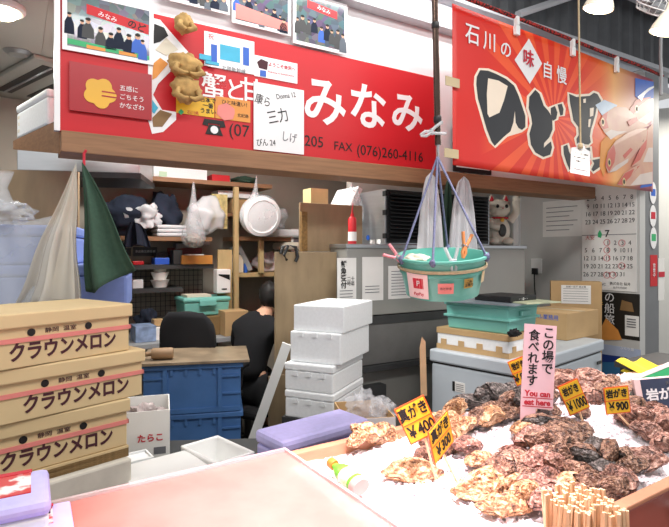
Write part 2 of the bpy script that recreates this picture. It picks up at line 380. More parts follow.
MB().prism([(cx+9*Y/F*math.cos(i*.5)*(1+.12*(i % 2)), cz+8*Y/F*math.sin(i*.5)*(1+.12*(i % 2))) for i in range(12)], -.002, -.0003).obj('printed_crab', pinktape, T)
wtext(f, T, 'ひと味違い！', 236, 104, 5, ink, y=-.0006); wtext(f, T, '北紀商', 243, 116, 4, ink, y=-.0006)
# autograph board
T, f, w, h = card_on(SF, 'autograph_board', 'square white autograph board signed in black in front of the sign', 'board', 253, 82, 303, 155, whiteboard, .006, gap=.004)
for b, px, py, s, r in (('康ら', 263, 101, 11, .2), ('Donna 12', 286, 96, 7, -.25), ('三力', 278, 117, 15, -.3), ('びん 24', 266, 143, 8, -.1), ('しげ', 289, 138, 11, .1)):
    wtext(f, T, b, px, py, s, ink if px < 288 else greyink, y=-.001, roll=r, sx=.8, name='signature')
# dried crab shells hung in front of the sign
def dried(px, py, rx, rz_, seed, label, claws=True):
    x, z, Y = SF.pl(px, py); q = Y/F
    T = thing('dried_crab', label, 'dried crab', SF.pt(x, -.07, z), RS, 'dried crabs hung on the sign')
    MB().blob((0,0,0), (rx*q, .05, rz_*q), .14, 7, 28, 18, seed).obj('shell', straw, T, smooth=60)
    for sgn in (-1, 1):
        MB().ring_tube([(sgn*rx*q*.55, -.04, -rz_*q*.2), (sgn*rx*q*.8, -.055, -rz_*q*.7), (sgn*rx*q*.35, -.06, -rz_*q*.95), (sgn*rx*q*.05, -.055, -rz_*q*.8)], [.014, .016, .013, .005], 8).obj('claw', straw, T, smooth=60)
        if claws:
            for k in range(3):
                MB().ring_tube([(sgn*rx*q*.8, -.02, -rz_*q*(.1-.3*k)), (sgn*rx*q*1.12, -.04, -rz_*q*(.2-.3*k)), (sgn*rx*q*.98, -.05, -rz_*q*(.6-.2*k))], [.009, .008, .004], 6).obj('leg', straw, T, smooth=60)
    return T
dried(182, 70, 17, 12, 1, 'wide brown dried crab hanging beside the white banner sticker', False)
dried(182, 93, 15, 13, 2, 'round brown dried crab, lowest one, overlapping the yellow sticker', False)
dried(180, 29, 9, 10, 3, 'small pale dried crab, topmost one, under the second photo print', False)
solo(MB().bx(-.03, .03, -.012, 0, -.012, .014).bx(.0, .07, -.014, -.004, -.03, -.015), 'hanging_clip', cyan, 'small blue clip holding the dried crabs on the sign', 'clip', SF.pt(SF.pl(203, 60)[0], -.03, SF.pl(203, 60)[1]), RS)

# header-board extras: foam box and film on the beam end
p = SF.pt(-.17, .14, .001)
dB = Vector((-.728, .686, 0)); nB = Vector((.686, .728, 0)); nc = SF.pt(-.012, .03, 0); nc.z = 0
bk_ = MB()
for off_ in (0, .035):
    bk_.v += [nc+nB*off_+Vector((0,0,1.945)), nc+nB*off_+dB*.68+Vector((0,0,2.055)), nc+nB*off_+dB*.68+Vector((0,0,2.10)), nc+nB*off_+Vector((0,0,2.10))]
bk_.f += [[0,1,2,3],[7,6,5,4],[0,4,5,1],[1,5,6,2],[2,6,7,3],[3,7,4,0]]
struct(bk_, 'beam_bracket', wood)
struct(MB().add([nc+Vector((0,0,2.08)), nc+dB*.68+Vector((0,0,2.08)), nc+dB*.68+nB*.3+Vector((0,0,2.08)), nc+nB*.3+dB*.2+Vector((0,0,2.08))], [(0,1,2,3)]).add([nc+Vector((0,0,2.1)), nc+dB*.68+Vector((0,0,2.1)), nc+dB*.68+nB*.3+Vector((0,0,2.1)), nc+nB*.3+dB*.2+Vector((0,0,2.1))], [(0,1,2,3)]), 'beam_shelf', wood)
fbp = nc+dB*.62+nB*.0+Vector((0,0,2.101))
T = thing('foam_box', 'white foam box perched on the bracket at the end of the wooden header', 'foam box', fbp, rz_of(-dB.x, -dB.y))
MB().bx(0, .46, 0, .22, 0, .135).obj('body', foam, T, bevel=.012); MB().bx(-.004, .464, -.004, .224, .136, .175).obj('lid', foam, T, bevel=.014)
for k in range(3): MB().bx(.02+.01*(k % 2), .05, -.0008, 0, .03+k*.035, .045+k*.035).obj('faded_label', papershade, T)
solo(MB().blob((0,0,.07), (.06,.05,.08), .2, 6, seed=4, flat=.069), 'plastic_bag', bagmat, 'crumpled clear plastic between the foam box and the sign edge', 'plastic bag', nc+dB*.1+nB*.1+Vector((0,0,2.101)), RS, smooth=70)

# ================================================================= BANNER
BWd = BN.pl(653, 120)[0]; BH = .9
def wav(x, z): return .004*math.sin(x*3.6+z*1.5)
bm_ = bpy.data.materials.new('banner_print'); bm_.use_nodes = True; N = bm_.node_tree.nodes; L = bm_.node_tree.links; b = N['Principled BSDF']; b.inputs['Roughness'].default_value = .42
tc = N.new('ShaderNodeTexCoord'); sp = N.new('ShaderNodeSeparateXYZ'); L.new(tc.outputs['Object'], sp.inputs[0])
def mth(op, a, bb=None):
    n_ = N.new('ShaderNodeMath'); n_.operation = op
    for i, q in enumerate((a, bb)):
        if q is None: continue
        if isinstance(q, (int, float)): n_.inputs[i].default_value = q
        else: L.new(q, n_.inputs[i])
    return n_.outputs[0]
an = mth('ARCTAN2', mth('SUBTRACT', sp.outputs['Z'], .40), mth('SUBTRACT', sp.outputs['X'], .95))
sn = mth('SINE', mth('MULTIPLY', an, 22)); st = mth('GREATER_THAN', sn, .1)
c1 = N.new('ShaderNodeMix'); c1.data_type = 'RGBA'; L.new(st, c1.inputs[0]); c1.inputs[6].default_value = (*lin('#dc3420'), 1); c1.inputs[7].default_value = (*lin('#ee5a30'), 1)
rp = N.new('ShaderNodeValToRGB'); L.new(mth('DIVIDE', sp.outputs['X'], BWd), rp.inputs[0])
rp.color_ramp.elements[0].position = .48; rp.color_ramp.elements[0].color = (*lin('#dc3420'), 1); rp.color_ramp.elements[1].position = .92; rp.color_ramp.elements[1].color = (*lin('#a85a6a'), 1)
e = rp.color_ramp.elements.new(.66); e.color = (*lin('#ee7a3c'), 1); e = rp.color_ramp.elements.new(.74); e.color = (*lin('#f0b06a'), 1)
mk = mth('MINIMUM', mth('MAXIMUM', mth('MULTIPLY', mth('SUBTRACT', mth('DIVIDE', sp.outputs['X'], BWd), .5), 4), 0), 1)
c2 = N.new('ShaderNodeMix'); c2.data_type = 'RGBA'; L.new(mk, c2.inputs[0]); L.new(c1.outputs[2], c2.inputs[6]); L.new(rp.outputs[0], c2.inputs[7])
ed = mth('MINIMUM', mth('MAXIMUM', mth('MULTIPLY', mth('SUBTRACT', .42, sp.outputs['X']), 5), 0), 1)
c3 = N.new('ShaderNodeMix'); c3.data_type = 'RGBA'; L.new(ed, c3.inputs[0]); L.new(c2.outputs[2], c3.inputs[6]); c3.inputs[7].default_value = (*lin('#d4261e'), 1)
L.new(c3.outputs[2], b.inputs['Base Color'])
bn = thing('banner', 'red seafood banner with bold black kana and printed fish, tied to the rope', 'banner', BN.O, BN.rz)
MB().grid(lambda u, v: (u*BWd, wav(u*BWd, v*BH), v*BH), 60, 20).obj('cloth', bm_, bn, smooth=80, thick=.002)
def bshape(pts, m, name, y=-.006, seg=True):
    poly = []
    P = [BN.pl(*p)[:2] for p in pts]
    for i in range(len(P)):
        a, c = P[i], P[(i+1) % len(P)]
        k = max(1, int(math.hypot(c[0]-a[0], c[1]-a[1])/.06))
        for j in range(k): poly.append((a[0]+(c[0]-a[0])*j/k, a[1]+(c[1]-a[1])*j/k))
    o = MB().prism(poly, y, y+.0008)
    bm2 = bmesh.new()
    for v in o.v: v.y += wav(v.x, v.z)
    return o.obj(name, m, bn)
cream = mat('banner_cream', '#f3e3cf', .5, var=.03); bblack = mat('banner_black', '#2c2e33', .5, var=.1)
def btxt(ch, px, py, h, m, off, y, **k): wtext(BN, bn, ch, px, py, h, m, off=off*.4, y=y-.0035, fn=wav, **k)
for ch, px, py, h in (('石', 472, 36, 22), ('川', 489, 43, 20), ('の', 505, 51, 18)): btxt(ch, px, py, h, whiteboard, .003, -.005)
for ch, px, py, h in (('自', 546, 72, 18), ('慢', 560, 77, 18)): btxt(ch, px, py, h, whiteboard, .003, -.005)
bshape([(528, 39), (541, 64), (529, 84), (514, 60)], whiteboard, 'printed_diamond', -.005)
btxt('味', 527, 60, 18, redink, .003, -.008)
# brush-drawn characters as outlined shapes
def KC(L): return [(470+x/4.46, 60+y/4.46) for x, y in L]
no = KC([(30,75),(45,45),(80,48),(115,62),(160,85),(195,115),(215,160),(230,205),(245,250),(245,300),(230,312),(215,303),(203,280),(199,225),(192,280),(180,318),(150,343),(110,383),(95,362),(75,310),(55,240),(35,170),(28,110)])
no_in = KC([(80,82),(125,92),(166,117),(150,180),(130,235),(86,256),(77,240),(74,150)])
def grow(P, k):
    cx = sum(p[0] for p in P)/len(P); cy = sum(p[1] for p in P)/len(P)
    out = []
    for i, p in enumerate(P):
        a = Vector(P[i-1]+(0,)); c = Vector(P[(i+1) % len(P)]+(0,)); t = (c-a).normalized(); nn = Vector((t.y, -t.x, 0))
        ar = sum(P[j-1][0]*P[j][1]-P[j][0]*P[j-1][1] for j in range(len(P)))
        if ar < 0: nn = -nn
        out.append((p[0]+nn.x*k, p[1]+nn.y*k))
    return out
do1 = KC([(262,165),(288,134),(306,152),(325,205),(345,228),(362,255),(364,310),(350,345),(327,372),(326,392),(341,377),(357,364),(362,390),(354,423),(325,433),(290,413),(270,378),(263,330),(275,285),(270,250),(259,215)])
do2 = KC([(356,215),(374,206),(385,235),(380,263),(365,273),(356,240)]); do3 = KC([(386,200),(404,196),(412,220),(409,246),(398,249)])
kuro = KC([(437,152),(470,166),(530,161),(550,147),(565,152),(582,180),(577,208),(561,215),(555,245),(545,280),(535,310),(530,340),(534,368),(524,378),(472,373),(470,352),(481,335),(478,300),(456,270),(449,230),(441,190)])
kuro_a = KC([(412,386),(429,378),(437,410),(454,440),(450,478),(440,492),(427,460),(414,420)]); kuro_b = KC([(470,400),(500,395),(500,440),(475,440)]); kuro_c = KC([(510,395),(530,390),(535,440),(512,440)]); kuro_d = KC([(541,447),(579,440),(584,470),(565,484),(545,498),(537,488),(550,462)])
for P in (no, do1, do2, do3, kuro, kuro_a, kuro_b, kuro_c, kuro_d): bshape(grow(P, 2.4), cream, 'character_outline', -.0035)
for P in (no, do1, do2, do3, kuro, kuro_a, kuro_b, kuro_c, kuro_d): bshape(P, bblack, 'brush_character', -.0048)
bshape(no_in, cream, 'character_gap', -.006)
for G_ in ([(500,176),(512,173),(511,192),(501,192)], [(530,216),(548,213),(545,250),(530,254)], [(524,266),(535,263),(530,300),(522,300)]): bshape(KC(G_), cream, 'character_gap', -.006)
# printed sea corner and fish
bshape([(635,78),(653,82),(653,98),(640,101),(635,96)], bluep, 'printed_sea', -.005)
bshape([(648,170),(652,160),(652,186),(640,188)], bluep, 'printed_sea', -.005)
wv = [(637,97),(643,92),(648,88),(653,86),(653,88),(648,91),(644,95),(641,101)]
bshape(wv, whiteboard, 'printed_wave', -.0065)
def FC(L): return [(560+x/3.76, 60+y/3.76) for x, y in L]
fbody = mat('fish_body', '#cfa58c', .4, scale=9, col2='#c99684', var=.1); fred = mat('fish_red', '#c4584a', .4, scale=14, col2='#c4584a', var=.1); fbelly = mat('fish_belly', '#d8c8c0', .4, var=.08); eye = mat('fish_eye', '#dcc48a', .3)
bshape(FC([(130,170),(165,150),(215,170),(190,200),(160,215)]), mat('swirl_blue', '#bcd0e4', .4), 'printed_swirl', -.005)
bshape(FC([(150,310),(180,280),(210,300),(185,360),(160,440),(145,400)]), orangep, 'printed_swirl', -.005)
fish = [([(262,185),(285,150),(330,130),(346,150),(346,225),(320,250),(290,232),(268,215)], [(262,188),(285,152),(330,132),(340,140),(300,170),(275,205)], [(290,228),(346,190),(346,225),(318,246)], (288,184)),
  ([(142,238),(160,205),(205,176),(248,178),(276,205),(300,232),(334,246),(300,262),(258,272),(218,282),(188,300),(165,275)], [(142,238),(160,206),(178,195),(172,225),(180,255),(160,262)], [(168,275),(190,262),(215,268),(250,268),(216,281),(188,299)], (158,234)),
  ([(210,470),(240,425),(290,395),(346,370),(346,465),(260,475)], [(212,468),(242,426),(300,396),(262,440),(232,470)], [(262,472),(300,430),(346,420),(346,464)], (238,458)),
  ([(268,400),(300,330),(330,255),(346,240),(346,385),(310,388)], [(268,398),(300,332),(328,262),(322,330),(300,375)], [(310,384),(330,330),(346,330),(346,384)], (308,300)),
  ([(164,395),(175,345),(205,305),(250,275),(300,255),(326,258),(322,300),(290,340),(252,385),(205,418),(175,425)], [(164,395),(176,348),(198,318),(205,350),(200,385),(180,420)], [(180,424),(205,398),(255,370),(250,386),(206,417)], (180,386))]
for i, (P, Rp, Bp, (ex, ey)) in enumerate(fish):
    y_ = -.0045-.0012*i
    bshape(FC(P), fbody, 'printed_fish', y_); bshape(FC(Rp), fred, 'printed_marking', y_-.0005); bshape(FC(Bp), fbelly, 'printed_belly', y_-.0005)
    x, z, Y = BN.pl(*FC([(ex, ey)])[0])
    for r, mm, dy in ((.024, eye, -.001), (.014, ink, -.0014)):
        o = MB().prism([(x+r*math.cos(i*.6283), z+r*1.3*math.sin(i*.6283)) for i in range(10)], y_+dy, y_+dy+.0006)
        for v in o.v: v.y += wav(v.x, v.z)
        o.obj('printed_eye', mm, bn)
for Fp in ([(250,230),(285,215),(290,228),(258,250)], [(232,360),(262,330),(270,338),(240,372)]): bshape(FC(Fp), fred, 'printed_fin', -.011)
# rope and ties
rp_pts = [BN.pt(*q) for q in ((-.18, -.01, .965), (.1, -.01, .95), (.6, -.01, .955), (1.1, -.01, .955), (1.6, -.01, .955), (2.05, -.01, .965), (2.45, -.01, .955))]
solo(MB().ring_tube(rp_pts, .012, 8), 'rope', ropered, 'red and black twisted rope stretched along the top of the banner', 'rope', smooth=60)
for i, (px, py) in enumerate(((514, 34), (570, 56), (614, 69))):
    x, z, Y = BN.pl(px, py)
    T = thing('banner_clip', ('white clip on the rope above the white diamond', 'white clip on the rope near the middle of the banner', 'white clip on the rope above the printed fish')[i], 'clip', BN.pt(x, -.02, BH-.03), BN.rz, 'clips along the banner rope')
    MB().bx(-.02, .02, -.012, .012, -.03, .03).obj('jaw', white, T, bevel=.004); MB().bx(-.012, .012, -.014, .014, .03, .085).obj('grip', white, T, bevel=.004)
for i, (px, py) in enumerate(((451, 83), (450, 154))):
    x, z, Y = BN.pl(px, py)
    solo(MB().bx(-.06, .05, -.018, -.014, -.025, .025), 'tape_tab', tape, ('beige tape tab half way up the banner edge beside the sign pipe', 'beige tape tab at the bottom corner of the banner by the black picture frame')[i], 'tape', BN.pt(x, 0, z), BN.rz, 'tape tabs on the banner edge')
# black framed picture behind the banner edge
T = thing('picture_frame', 'black framed picture on the white fascia half hidden by the banner', 'picture', SF.pt(SF.pl(462, 165)[0], .0, .01), RS)
MB().bx(-.09, .28, -.012, .0, 0, .36).obj('frame', black, T, bevel=.004); MB().bx(-.065, .255, -.016, -.012, .03, .33).obj('picture', paper, T)
struct(MB().bx(x1+.002, 4.3, .03, .06, .0, .6), 'wall_fascia_lower', whiteboard, SF.O, RS)

# ================================================================= BASKET
Y0 = 1.9
p = W(440, 262, Y0)
bk = thing('hanging_tub', 'teal plastic tub hung on four ropes from the dark pipe', 'tub', W(442, 294, Y0)+Vector((0, .0, .0)), 0, None, R(9), R(-2.5))
MB().lathe([(.105,0), (.128,.004), (.137,.05), (.1435,.085), (.15,.088), (.15,.098), (.146,.1), (.153,.135), (.163,.138), (.163,.146), (.153,.147), (.148,.135), (.138,.08), (.13,.01), (.0,.008)], 48, cap=True).obj('bowl', teal, bk, smooth=40)
MB().lathe([(.154,.102), (.158,.104), (.158,.112), (.154,.114), (.154,.102)], 48, cap=False).obj('cord_band', cordbeige, bk, smooth=50, label='thin cord tied round the tub')
def on_tub(px, py, wpx, hpx, m, name, roll=0):
    q = Y0*.92/F; ang_ = math.asin(max(-.98, min(.98, (px-443)*q/.143)))
    T2 = (px-443)*q
    z = .07+(276-py)*q
    r = .147+(z-.07)*.13
    ha = wpx*q/2/.15
    cs = math.cos(ang_)
    ha = min(ha/max(.5, cs), .5)
    o = MB().grid(lambda u, v: ((r+.002+(v-.5)*hpx*q*.13)*math.sin(ang_+(u-.5)*2*ha+(v-.5)*roll), -(r+.002+(v-.5)*hpx*q*.13)*math.cos(ang_+(u-.5)*2*ha+(v-.5)*roll), z+(v-.5)*hpx*q), 8, 4)
    return o.obj(name, m, bk, smooth=80), ang_, z, r
def tub_text(body, px, py, h, m, w=1, par=None):
    q = Y0*.92/F; ang_ = math.asin(max(-.98, min(.98, (px-443)*q/.143))); z = .07+(276-py)*q; r = .151+(z-.07)*.13
    o = text(par or bk, body, 0, z, h*q, m, y=-r-.001, sx=w); o.rotation_euler = (0, 0, ang_)
pinkw = mat('sticker_pinkwhite', '#f6d9d6', .5, var=.03)
st_ = on_tub(412, 280, 18, 26, pinkw, 'payment_sticker')[0]; on_tub(413, 277, 9, 11, redink, 'sticker_symbol')[0].parent = st_
tub_text('P', 413.5, 277, 8, whiteboard, 1, st_); tub_text('PayPay', 413.5, 288, 4.4, redink, 1, st_)
tub_text('あとから', 438, 281, 3, brownink, 1, on_tub(438, 281, 16, 11, pinktape, 'salmon_sticker')[0])
on_tub(461, 277, 10, 10, mat('sticker_olive', '#b99a4a', .6), 'olive_sticker'); tub_text('ごみ\nお断り', 461, 277, 3.6, ink, 1, bk.children[-1])
on_tub(479, 274, 5, 12, mat('sticker_tan', '#d8c49a', .6), 'tan_sticker')
apex = W(437.5, 157, Y0)
bpy.context.view_layer.update()
MW = bk.matrix_world.copy(); MI = MW.inverted()
for k, a in enumerate((200, 248, 330, 70)):
    r0 = Vector((.16*math.cos(R(a)), .16*math.sin(R(a)), .142)); ap = MI @ apex
    pts = [r0+(ap-r0)*t/6 for t in range(7)]
    MB().ring_tube(pts, .0042, 6).obj('rope', ropeblue, bk, smooth=60)
    MB().blob(r0, (.011,.011,.016), .2, 5, 10, 6, k).obj('knot', ropeblue, bk, smooth=60)
def clothespin(label, mth_, loc, rot):
    T = thing('clothespin', label, 'clothespin', loc, 0, 'clothespins around the hanging tub'); T.rotation_euler = rot
    for s in (-1, 1):
        MB().ring_tube([(s*.022, 0, .05), (s*.012, 0, .02), (s*.003, 0, 0), (s*.008, 0, -.02), (s*.002, 0, -.04)], [.006, .0055, .006, .006, .004], 8).obj('prong', mth_, T, smooth=60)
    MB().ring_tube([(-.012, 0, .004), (.012, 0, .004)], .006, 8).obj('spring', steel, T, smooth=60)
pinp = mat('pin_pink', '#ef9fa8', .35); pinc = mat('pin_clear', '#dfe6e8', .15, alpha=.6); pino = mat('pin_orange', '#e8955a', .35)
clothespin('pink clothespin gripping the rim of the teal tub beside the payment sticker', pinp, W(397, 257, Y0-.03), (0, R(-58), R(20)))
clothespin('clear clothespin gripping the tub rim above the olive sticker', pinc, W(453, 262, Y0-.165), (0, R(-6), 0))
clothespin('orange clothespin at the tub rim beside the clear one', pino, W(465, 247, Y0-.08), (0, R(14), R(30)))
clothespin('clear clothespin clamped across the pipe above the tub ropes', pinc, W(431, 132, Y0-.02), (0, R(72), 0))
solo(MB().blob((0,0,0), (.05,.03,.02), .2, 6, seed=3), 'paper_slip', papershade, 'folded beige paper slip lying in the teal tub', 'paper', W(413, 258, Y0)+Vector((.01,0,-.004)), .4, smooth=60)
pp = thing('hanging_pipe', 'dark metal pipe hanging down in front of the sign, holding the tub', 'pipe', W(438, 145, Y0), 0)
bot = Vector((0,0,0)); top = W(433.5, -60, Y0)-W(438, 145, Y0)
MB().ring_tube([bot+(top-bot)*t/6 for t in range(7)], .0115, 12).obj('tube', chrome, pp, smooth=60)
MB().ring_tube([(0,0,0), (0,0,-.02), (.003,0,-.045)], [.006,.004,.003], 8).obj('hook', steel, pp)
for z in (.08, .42): MB().lathe([(.0125,z), (.0145,z+.004), (.0145,z+.02), (.0125,z+.024)], 12, c=(top.x*z/top.z, 0, 0)).obj('collar', black, pp, smooth=40)

# ================================================================= pull cord with tag, lamps, fan
T = thing('pull_cord', 'beige pull cord hanging in front of the banner with a card holder', 'cord', W(580.5, 146, 2.6), 0)
t_ = W(578, -40, 2.6)-W(580.5, 146, 2.6)
MB().ring_tube([Vector((0,0,0))+t_*k/8 for k in range(9)], .0045, 6).obj('cord', cordbeige, T, smooth=60)
MB().blob((0,0,.0), (.014,.014,.016), .1, 4, 12, 8).obj('knot', cordbeige, T, smooth=60)
T2 = thing('hanging_card_holder', 'clear holder with a small white printed card at the end of the pull cord', 'card', W(581, 159, 2.6), R(12), None, R(-8), R(8))
q = 2.6/F
MB().prism([(-11*q,-16*q), (11*q,-16*q), (11*q,10*q), (5*q,12*q), (3*q,17*q), (-3*q,17*q), (-5*q,12*q), (-11*q,10*q)], .002, .006).obj('sleeve', bagdense, T2)
MB().bx(-8*q, 8*q, -.001, .001, -11*q, 9*q).obj('printed_card', paper, T2)
text(T2, 'トイレのご案内', 0, 5*q, 2.2*q, ink, y=-.0015); text(T2, '右へお進みください', -1*q, 1*q, 1.6*q, ink, y=-.0015)
text(T2, 'お願い', -3*q, -3*q, 2*q, ink, y=-.0015)
def lamp(label, px, py, Y, tilt):
    T = thing('reflector_lamp', label, 'lamp', W(px, py, Y), 0, 'reflector lamps above the counter', R(tilt), R(12))
    MB().lathe([(.012,.14), (.02,.13), (.022,.09), (.035,.07), (.058,.02), (.063,.0), (.058,.0), (.03,.055)], 28, cap=False).obj('reflector', mat('lamp_glass', '#f3ead6', .25, var=.02), T, smooth=50)
    MB().lathe([(0,-.012), (.03,-.01), (.05,-.004), (.0575,.002)], 28, cap=False).obj('lens', lampm, T, smooth=60)
    MB().lathe([(.016,.13), (.02,.135), (.02,.2), (.006,.22), (.004,.8)], 16, cap=True).obj('socket', black, T, smooth=40)
    l = bpy.data.lights.new('lamp_light', 'SPOT'); l.energy = 50; l.spot_size = R(84); l.spot_blend = .8; l.color = (1, .8, .78); l.shadow_soft_size = .05
    o = bpy.data.objects.new('lamp_light', l); COL.objects.link(o); o.location = W(px, py, Y)-Vector((0,0,.03)); return T
lamp('reflector lamp shining above the middle of the banner', 598, 9, 2.25, 8)
lamp('reflector lamp under the fan at the corner of the frame', 665, 32, 2.25, 8)
T = thing('clip_fan', 'white caged fan hanging by the corner reflector lamp', 'fan', W(657, 6, 2.6), 0, None, R(38), R(14))
_h = MB().lathe([(.0,-.03), (.03,-.03), (.035,-.02), (.02,.02), (0,.02)], 20, cap=False)
hub_ = _h.obj('hub', grey, T, smooth=40)
for k in range(5):
    a = k*1.2566
    MB().grid(lambda u, v: ((.03+u*.055)*math.cos(a+v*.9-.3*u), (.03+u*.055)*math.sin(a+v*.9-.3*u), -.012+v*.02), 5, 5).obj('blade', grey, hub_, thick=.002, smooth=60)
cg = MB()
for k in range(20):
    a = k*.31416
    cg.ring_tube([(.03*math.cos(a), .03*math.sin(a), -.035), (.085*math.cos(a), .085*math.sin(a), -.03), (.098*math.cos(a), .098*math.sin(a), 0), (.085*math.cos(a), .085*math.sin(a), .035), (.03*math.cos(a), .03*math.sin(a), .045)], .0025, 5)
for r, z in ((.098, 0), (.06, -.033), (.03, -.036)): cg.ring_tube([(r*math.cos(t*.2618), r*math.sin(t*.2618), z) for t in range(25)], .003, 5, False)
cg.obj('cage', white, T)
MB().ring_tube([(0,0,.04), (0,0,.12), (.0,.15,.4)], .015, 8).obj('bracket', grey, T)
solo(MB().ring_tube([W(661, 30, 2.9), W(660.5, 55, 2.9), W(661.5, 80, 2.9), W(661, 95, 2.9)], .008, 6), 'hanging_cable', grey, 'thin grey cable hanging down beside the banner end under the corner lamp', 'cable', smooth=60)

# ================================================================= POST stickers, calendar, papers on the side wall
PF = Fr((2.5104, 4.3229, 0), RS)
for i, (px, py, m) in enumerate(((652.5, 193, bluep), (652.5, 216, redink), (653, 238, greenp))):
    x, z, Y = PF.pl(px, py); q = Y/F
    T = thing('round_sticker', ('oval white payment sticker with blue mark, topmost on the post', 'oval white payment sticker with red mark on the post', 'oval white payment sticker with green mark, lowest oval on the post')[i], 'sticker', PF.pt(x, -.003, z), RS, 'oval stickers on the post')
    MB().prism([(6*q*math.cos(t*.3927), 11*q*math.sin(t*.3927)) for t in range(16)], -.003, 0).obj('disc', whiteboard, T)
    MB().bx(-4*q, 4*q, -.004, -.003, -3*q, 4*q).obj('printed_mark', m, T)
T, f, w, h = card_on(PF, 'sticker', 'narrow red sticker with white writing half way down the post', 'sticker', 650, 255, 657, 286, red, .002); text(T, '禁\n煙\n中', 0, 0, .04, whiteboard, y=-.0025)
T, f, w, h = card_on(PF, 'sticker', 'narrow white sticker with a red band near the post edge', 'sticker', 658, 258, 664, 300, paper, .002); MB().bx(-w, w, -.003, -.002, h*.1, h*.35).obj('printed_band', redink, T)

T, f, w, h = card_on(RF, 'wall_calendar', 'white two-month wall calendar below the banner with red circled dates', 'calendar', 582.5, 182, 637, 292, paper, .006)
def crow(days, y0, start, m=ink):
    for k, d in enumerate(days):
        if d: wtext(f, T, str(d), start+k*7.3, y0-(k*.35 if y0 < 230 else 0), 6.2, m, y=-.0005, name='date')
crow([2,3,4,5,6,7,8], 199, 588); crow([9,10,11,12,13,14,15], 206.8, 588); crow([16,17,18,19,20,21,22], 214.5, 588); crow([23,24,25,26,27,28,29], 222.5, 588)
wtext(f, T, '7', 607, 234, 10, ink, y=-.0005, off=.001)
crow([0,0,0,1,2,3,4], 243, 586); crow([5,6,7,8,9,10,11], 250.5, 586); crow([12,13,14,15,16,17,18], 258.5, 586); crow([19,20,21,22,23,24,25], 266.5, 586); crow([26,27,28,29,30,31], 274.5, 586)
for px, py in ((607,242.5),(607,250),(607,258),(622,266),(607,275),(613,275),(622,243)):
    x, z, Y = f.pl(px, py); MB().ring_tube([(x+.027*math.cos(t*.5236), -.002, z+.027*math.sin(t*.5236)) for t in range(13)], .0022, 5, False).obj('red_circle', redink, T)
MB().bx(-w, w, -.002, 0, -h*.0-.005, 0).obj('page_edge', greyink, T)
quad(f, T, [(598,233),(600,230),(602,234),(601,238),(598,237)], greenp, 'leaf_mark', -.002, 0)
wtext(f, T, '大安', 590, 238, 5, redink, y=-.0005); wtext(f, T, 'S', 587.5, 286, 12, ink, y=-.0005); wtext(f, T, 'UNLINE INC.', 597, 284, 3.4, ink, y=-.0005); wtext(f, T, '株式会社 桜井', 620, 284, 3.4, ink, y=-.0005); wtext(f, T, '金沢市問屋町', 620, 288, 2.4, greyink, y=-.0005)
T, f, w, h = card_on(RF, 'notice_paper', 'white printed notice pinned beside the calendar', 'notice', 543, 202, 582, 236, paper, .002)
for k in range(6): MB().bx(-w*.8, w*(.8-.2*(k % 3)), -.003, -.002, h*(.6-.25*k), h*(.6-.25*k)+.006).obj('printed_line', greyink, T)
T, f, w, h = card_on(RF, 'poster', 'black poster with white vertical kanji below the calendar', 'poster', 592, 291, 640, 341, mat('poster_black', '#23211f', .4), .002)
wtext(f, T, 'の\n船\n旅', 609.5, 309, 11, whiteboard, y=-.0005, line=1.0); wtext(f, T, '加能ガニ', 596, 303, 4, yellow, y=-.0005)
quad(f, T, [(600,330),(606,318),(618,330),(622,340),(600,340)], orangep, 'printed_crab', -.002, 0)
quad(f, T, [(622,300),(632,303),(634,312),(620,310)], brownp, 'printed_dish', -.002, 0)
T, f, w, h = card_on(RF, 'flyer', 'small white flyer stuck over the corner of the black poster', 'flyer', 625.5, 315, 639.5, 337, paper, .003, gap=.004)
for k in range(4): MB().bx(-w*.7, w*.6, -.004, -.003, h*(.6-.25*k), h*(.6-.25*k)+.008).obj('printed_line', greyink, T)
sea = mat('poster_sea', '#b9c6e2', .3, var=.1)
T, f, w, h = card_on(RF, 'poster', 'glossy poster with pale sky and dark blue sea under the black poster', 'poster', 591, 342, 641, 378, sea, .002)
quad(f, T, [(591,357),(602,355),(625,358),(641,363),(641,379),(591,379)], mat('sea_blue', '#3d78a8', .3), 'printed_sea', -.002, 0)
quad(f, T, [(591,357),(602,354),(625,357),(641,362),(641,367),(620,362),(591,362)], mat('sea_navy', '#27408c', .3), 'printed_horizon', -.003, -.001)
wtext(f, T, 'ぶらり旅', 627, 349, 3.5, whiteboard, y=-.0005)
T = thing('wall_socket', 'white wall outlet with a black plug and cord by the corner of the side wall', 'outlet', RF.pt(RF.pl(537, 266)[0], -.001, RF.pl(537, 266)[1]), RF.rz)
MB().bx(-.06, .06, -.012, 0, -.07, .07).obj('plate', white, T, bevel=.004); MB().bx(-.025, .025, -.05, -.012, -.08, -.02).obj('plug', black, T, bevel=.005)
MB().ring_tube([(0,-.04,-.08), (0,-.035,-.2), (.02,-.02,-.45)], .006, 6).obj('cord', black, T)

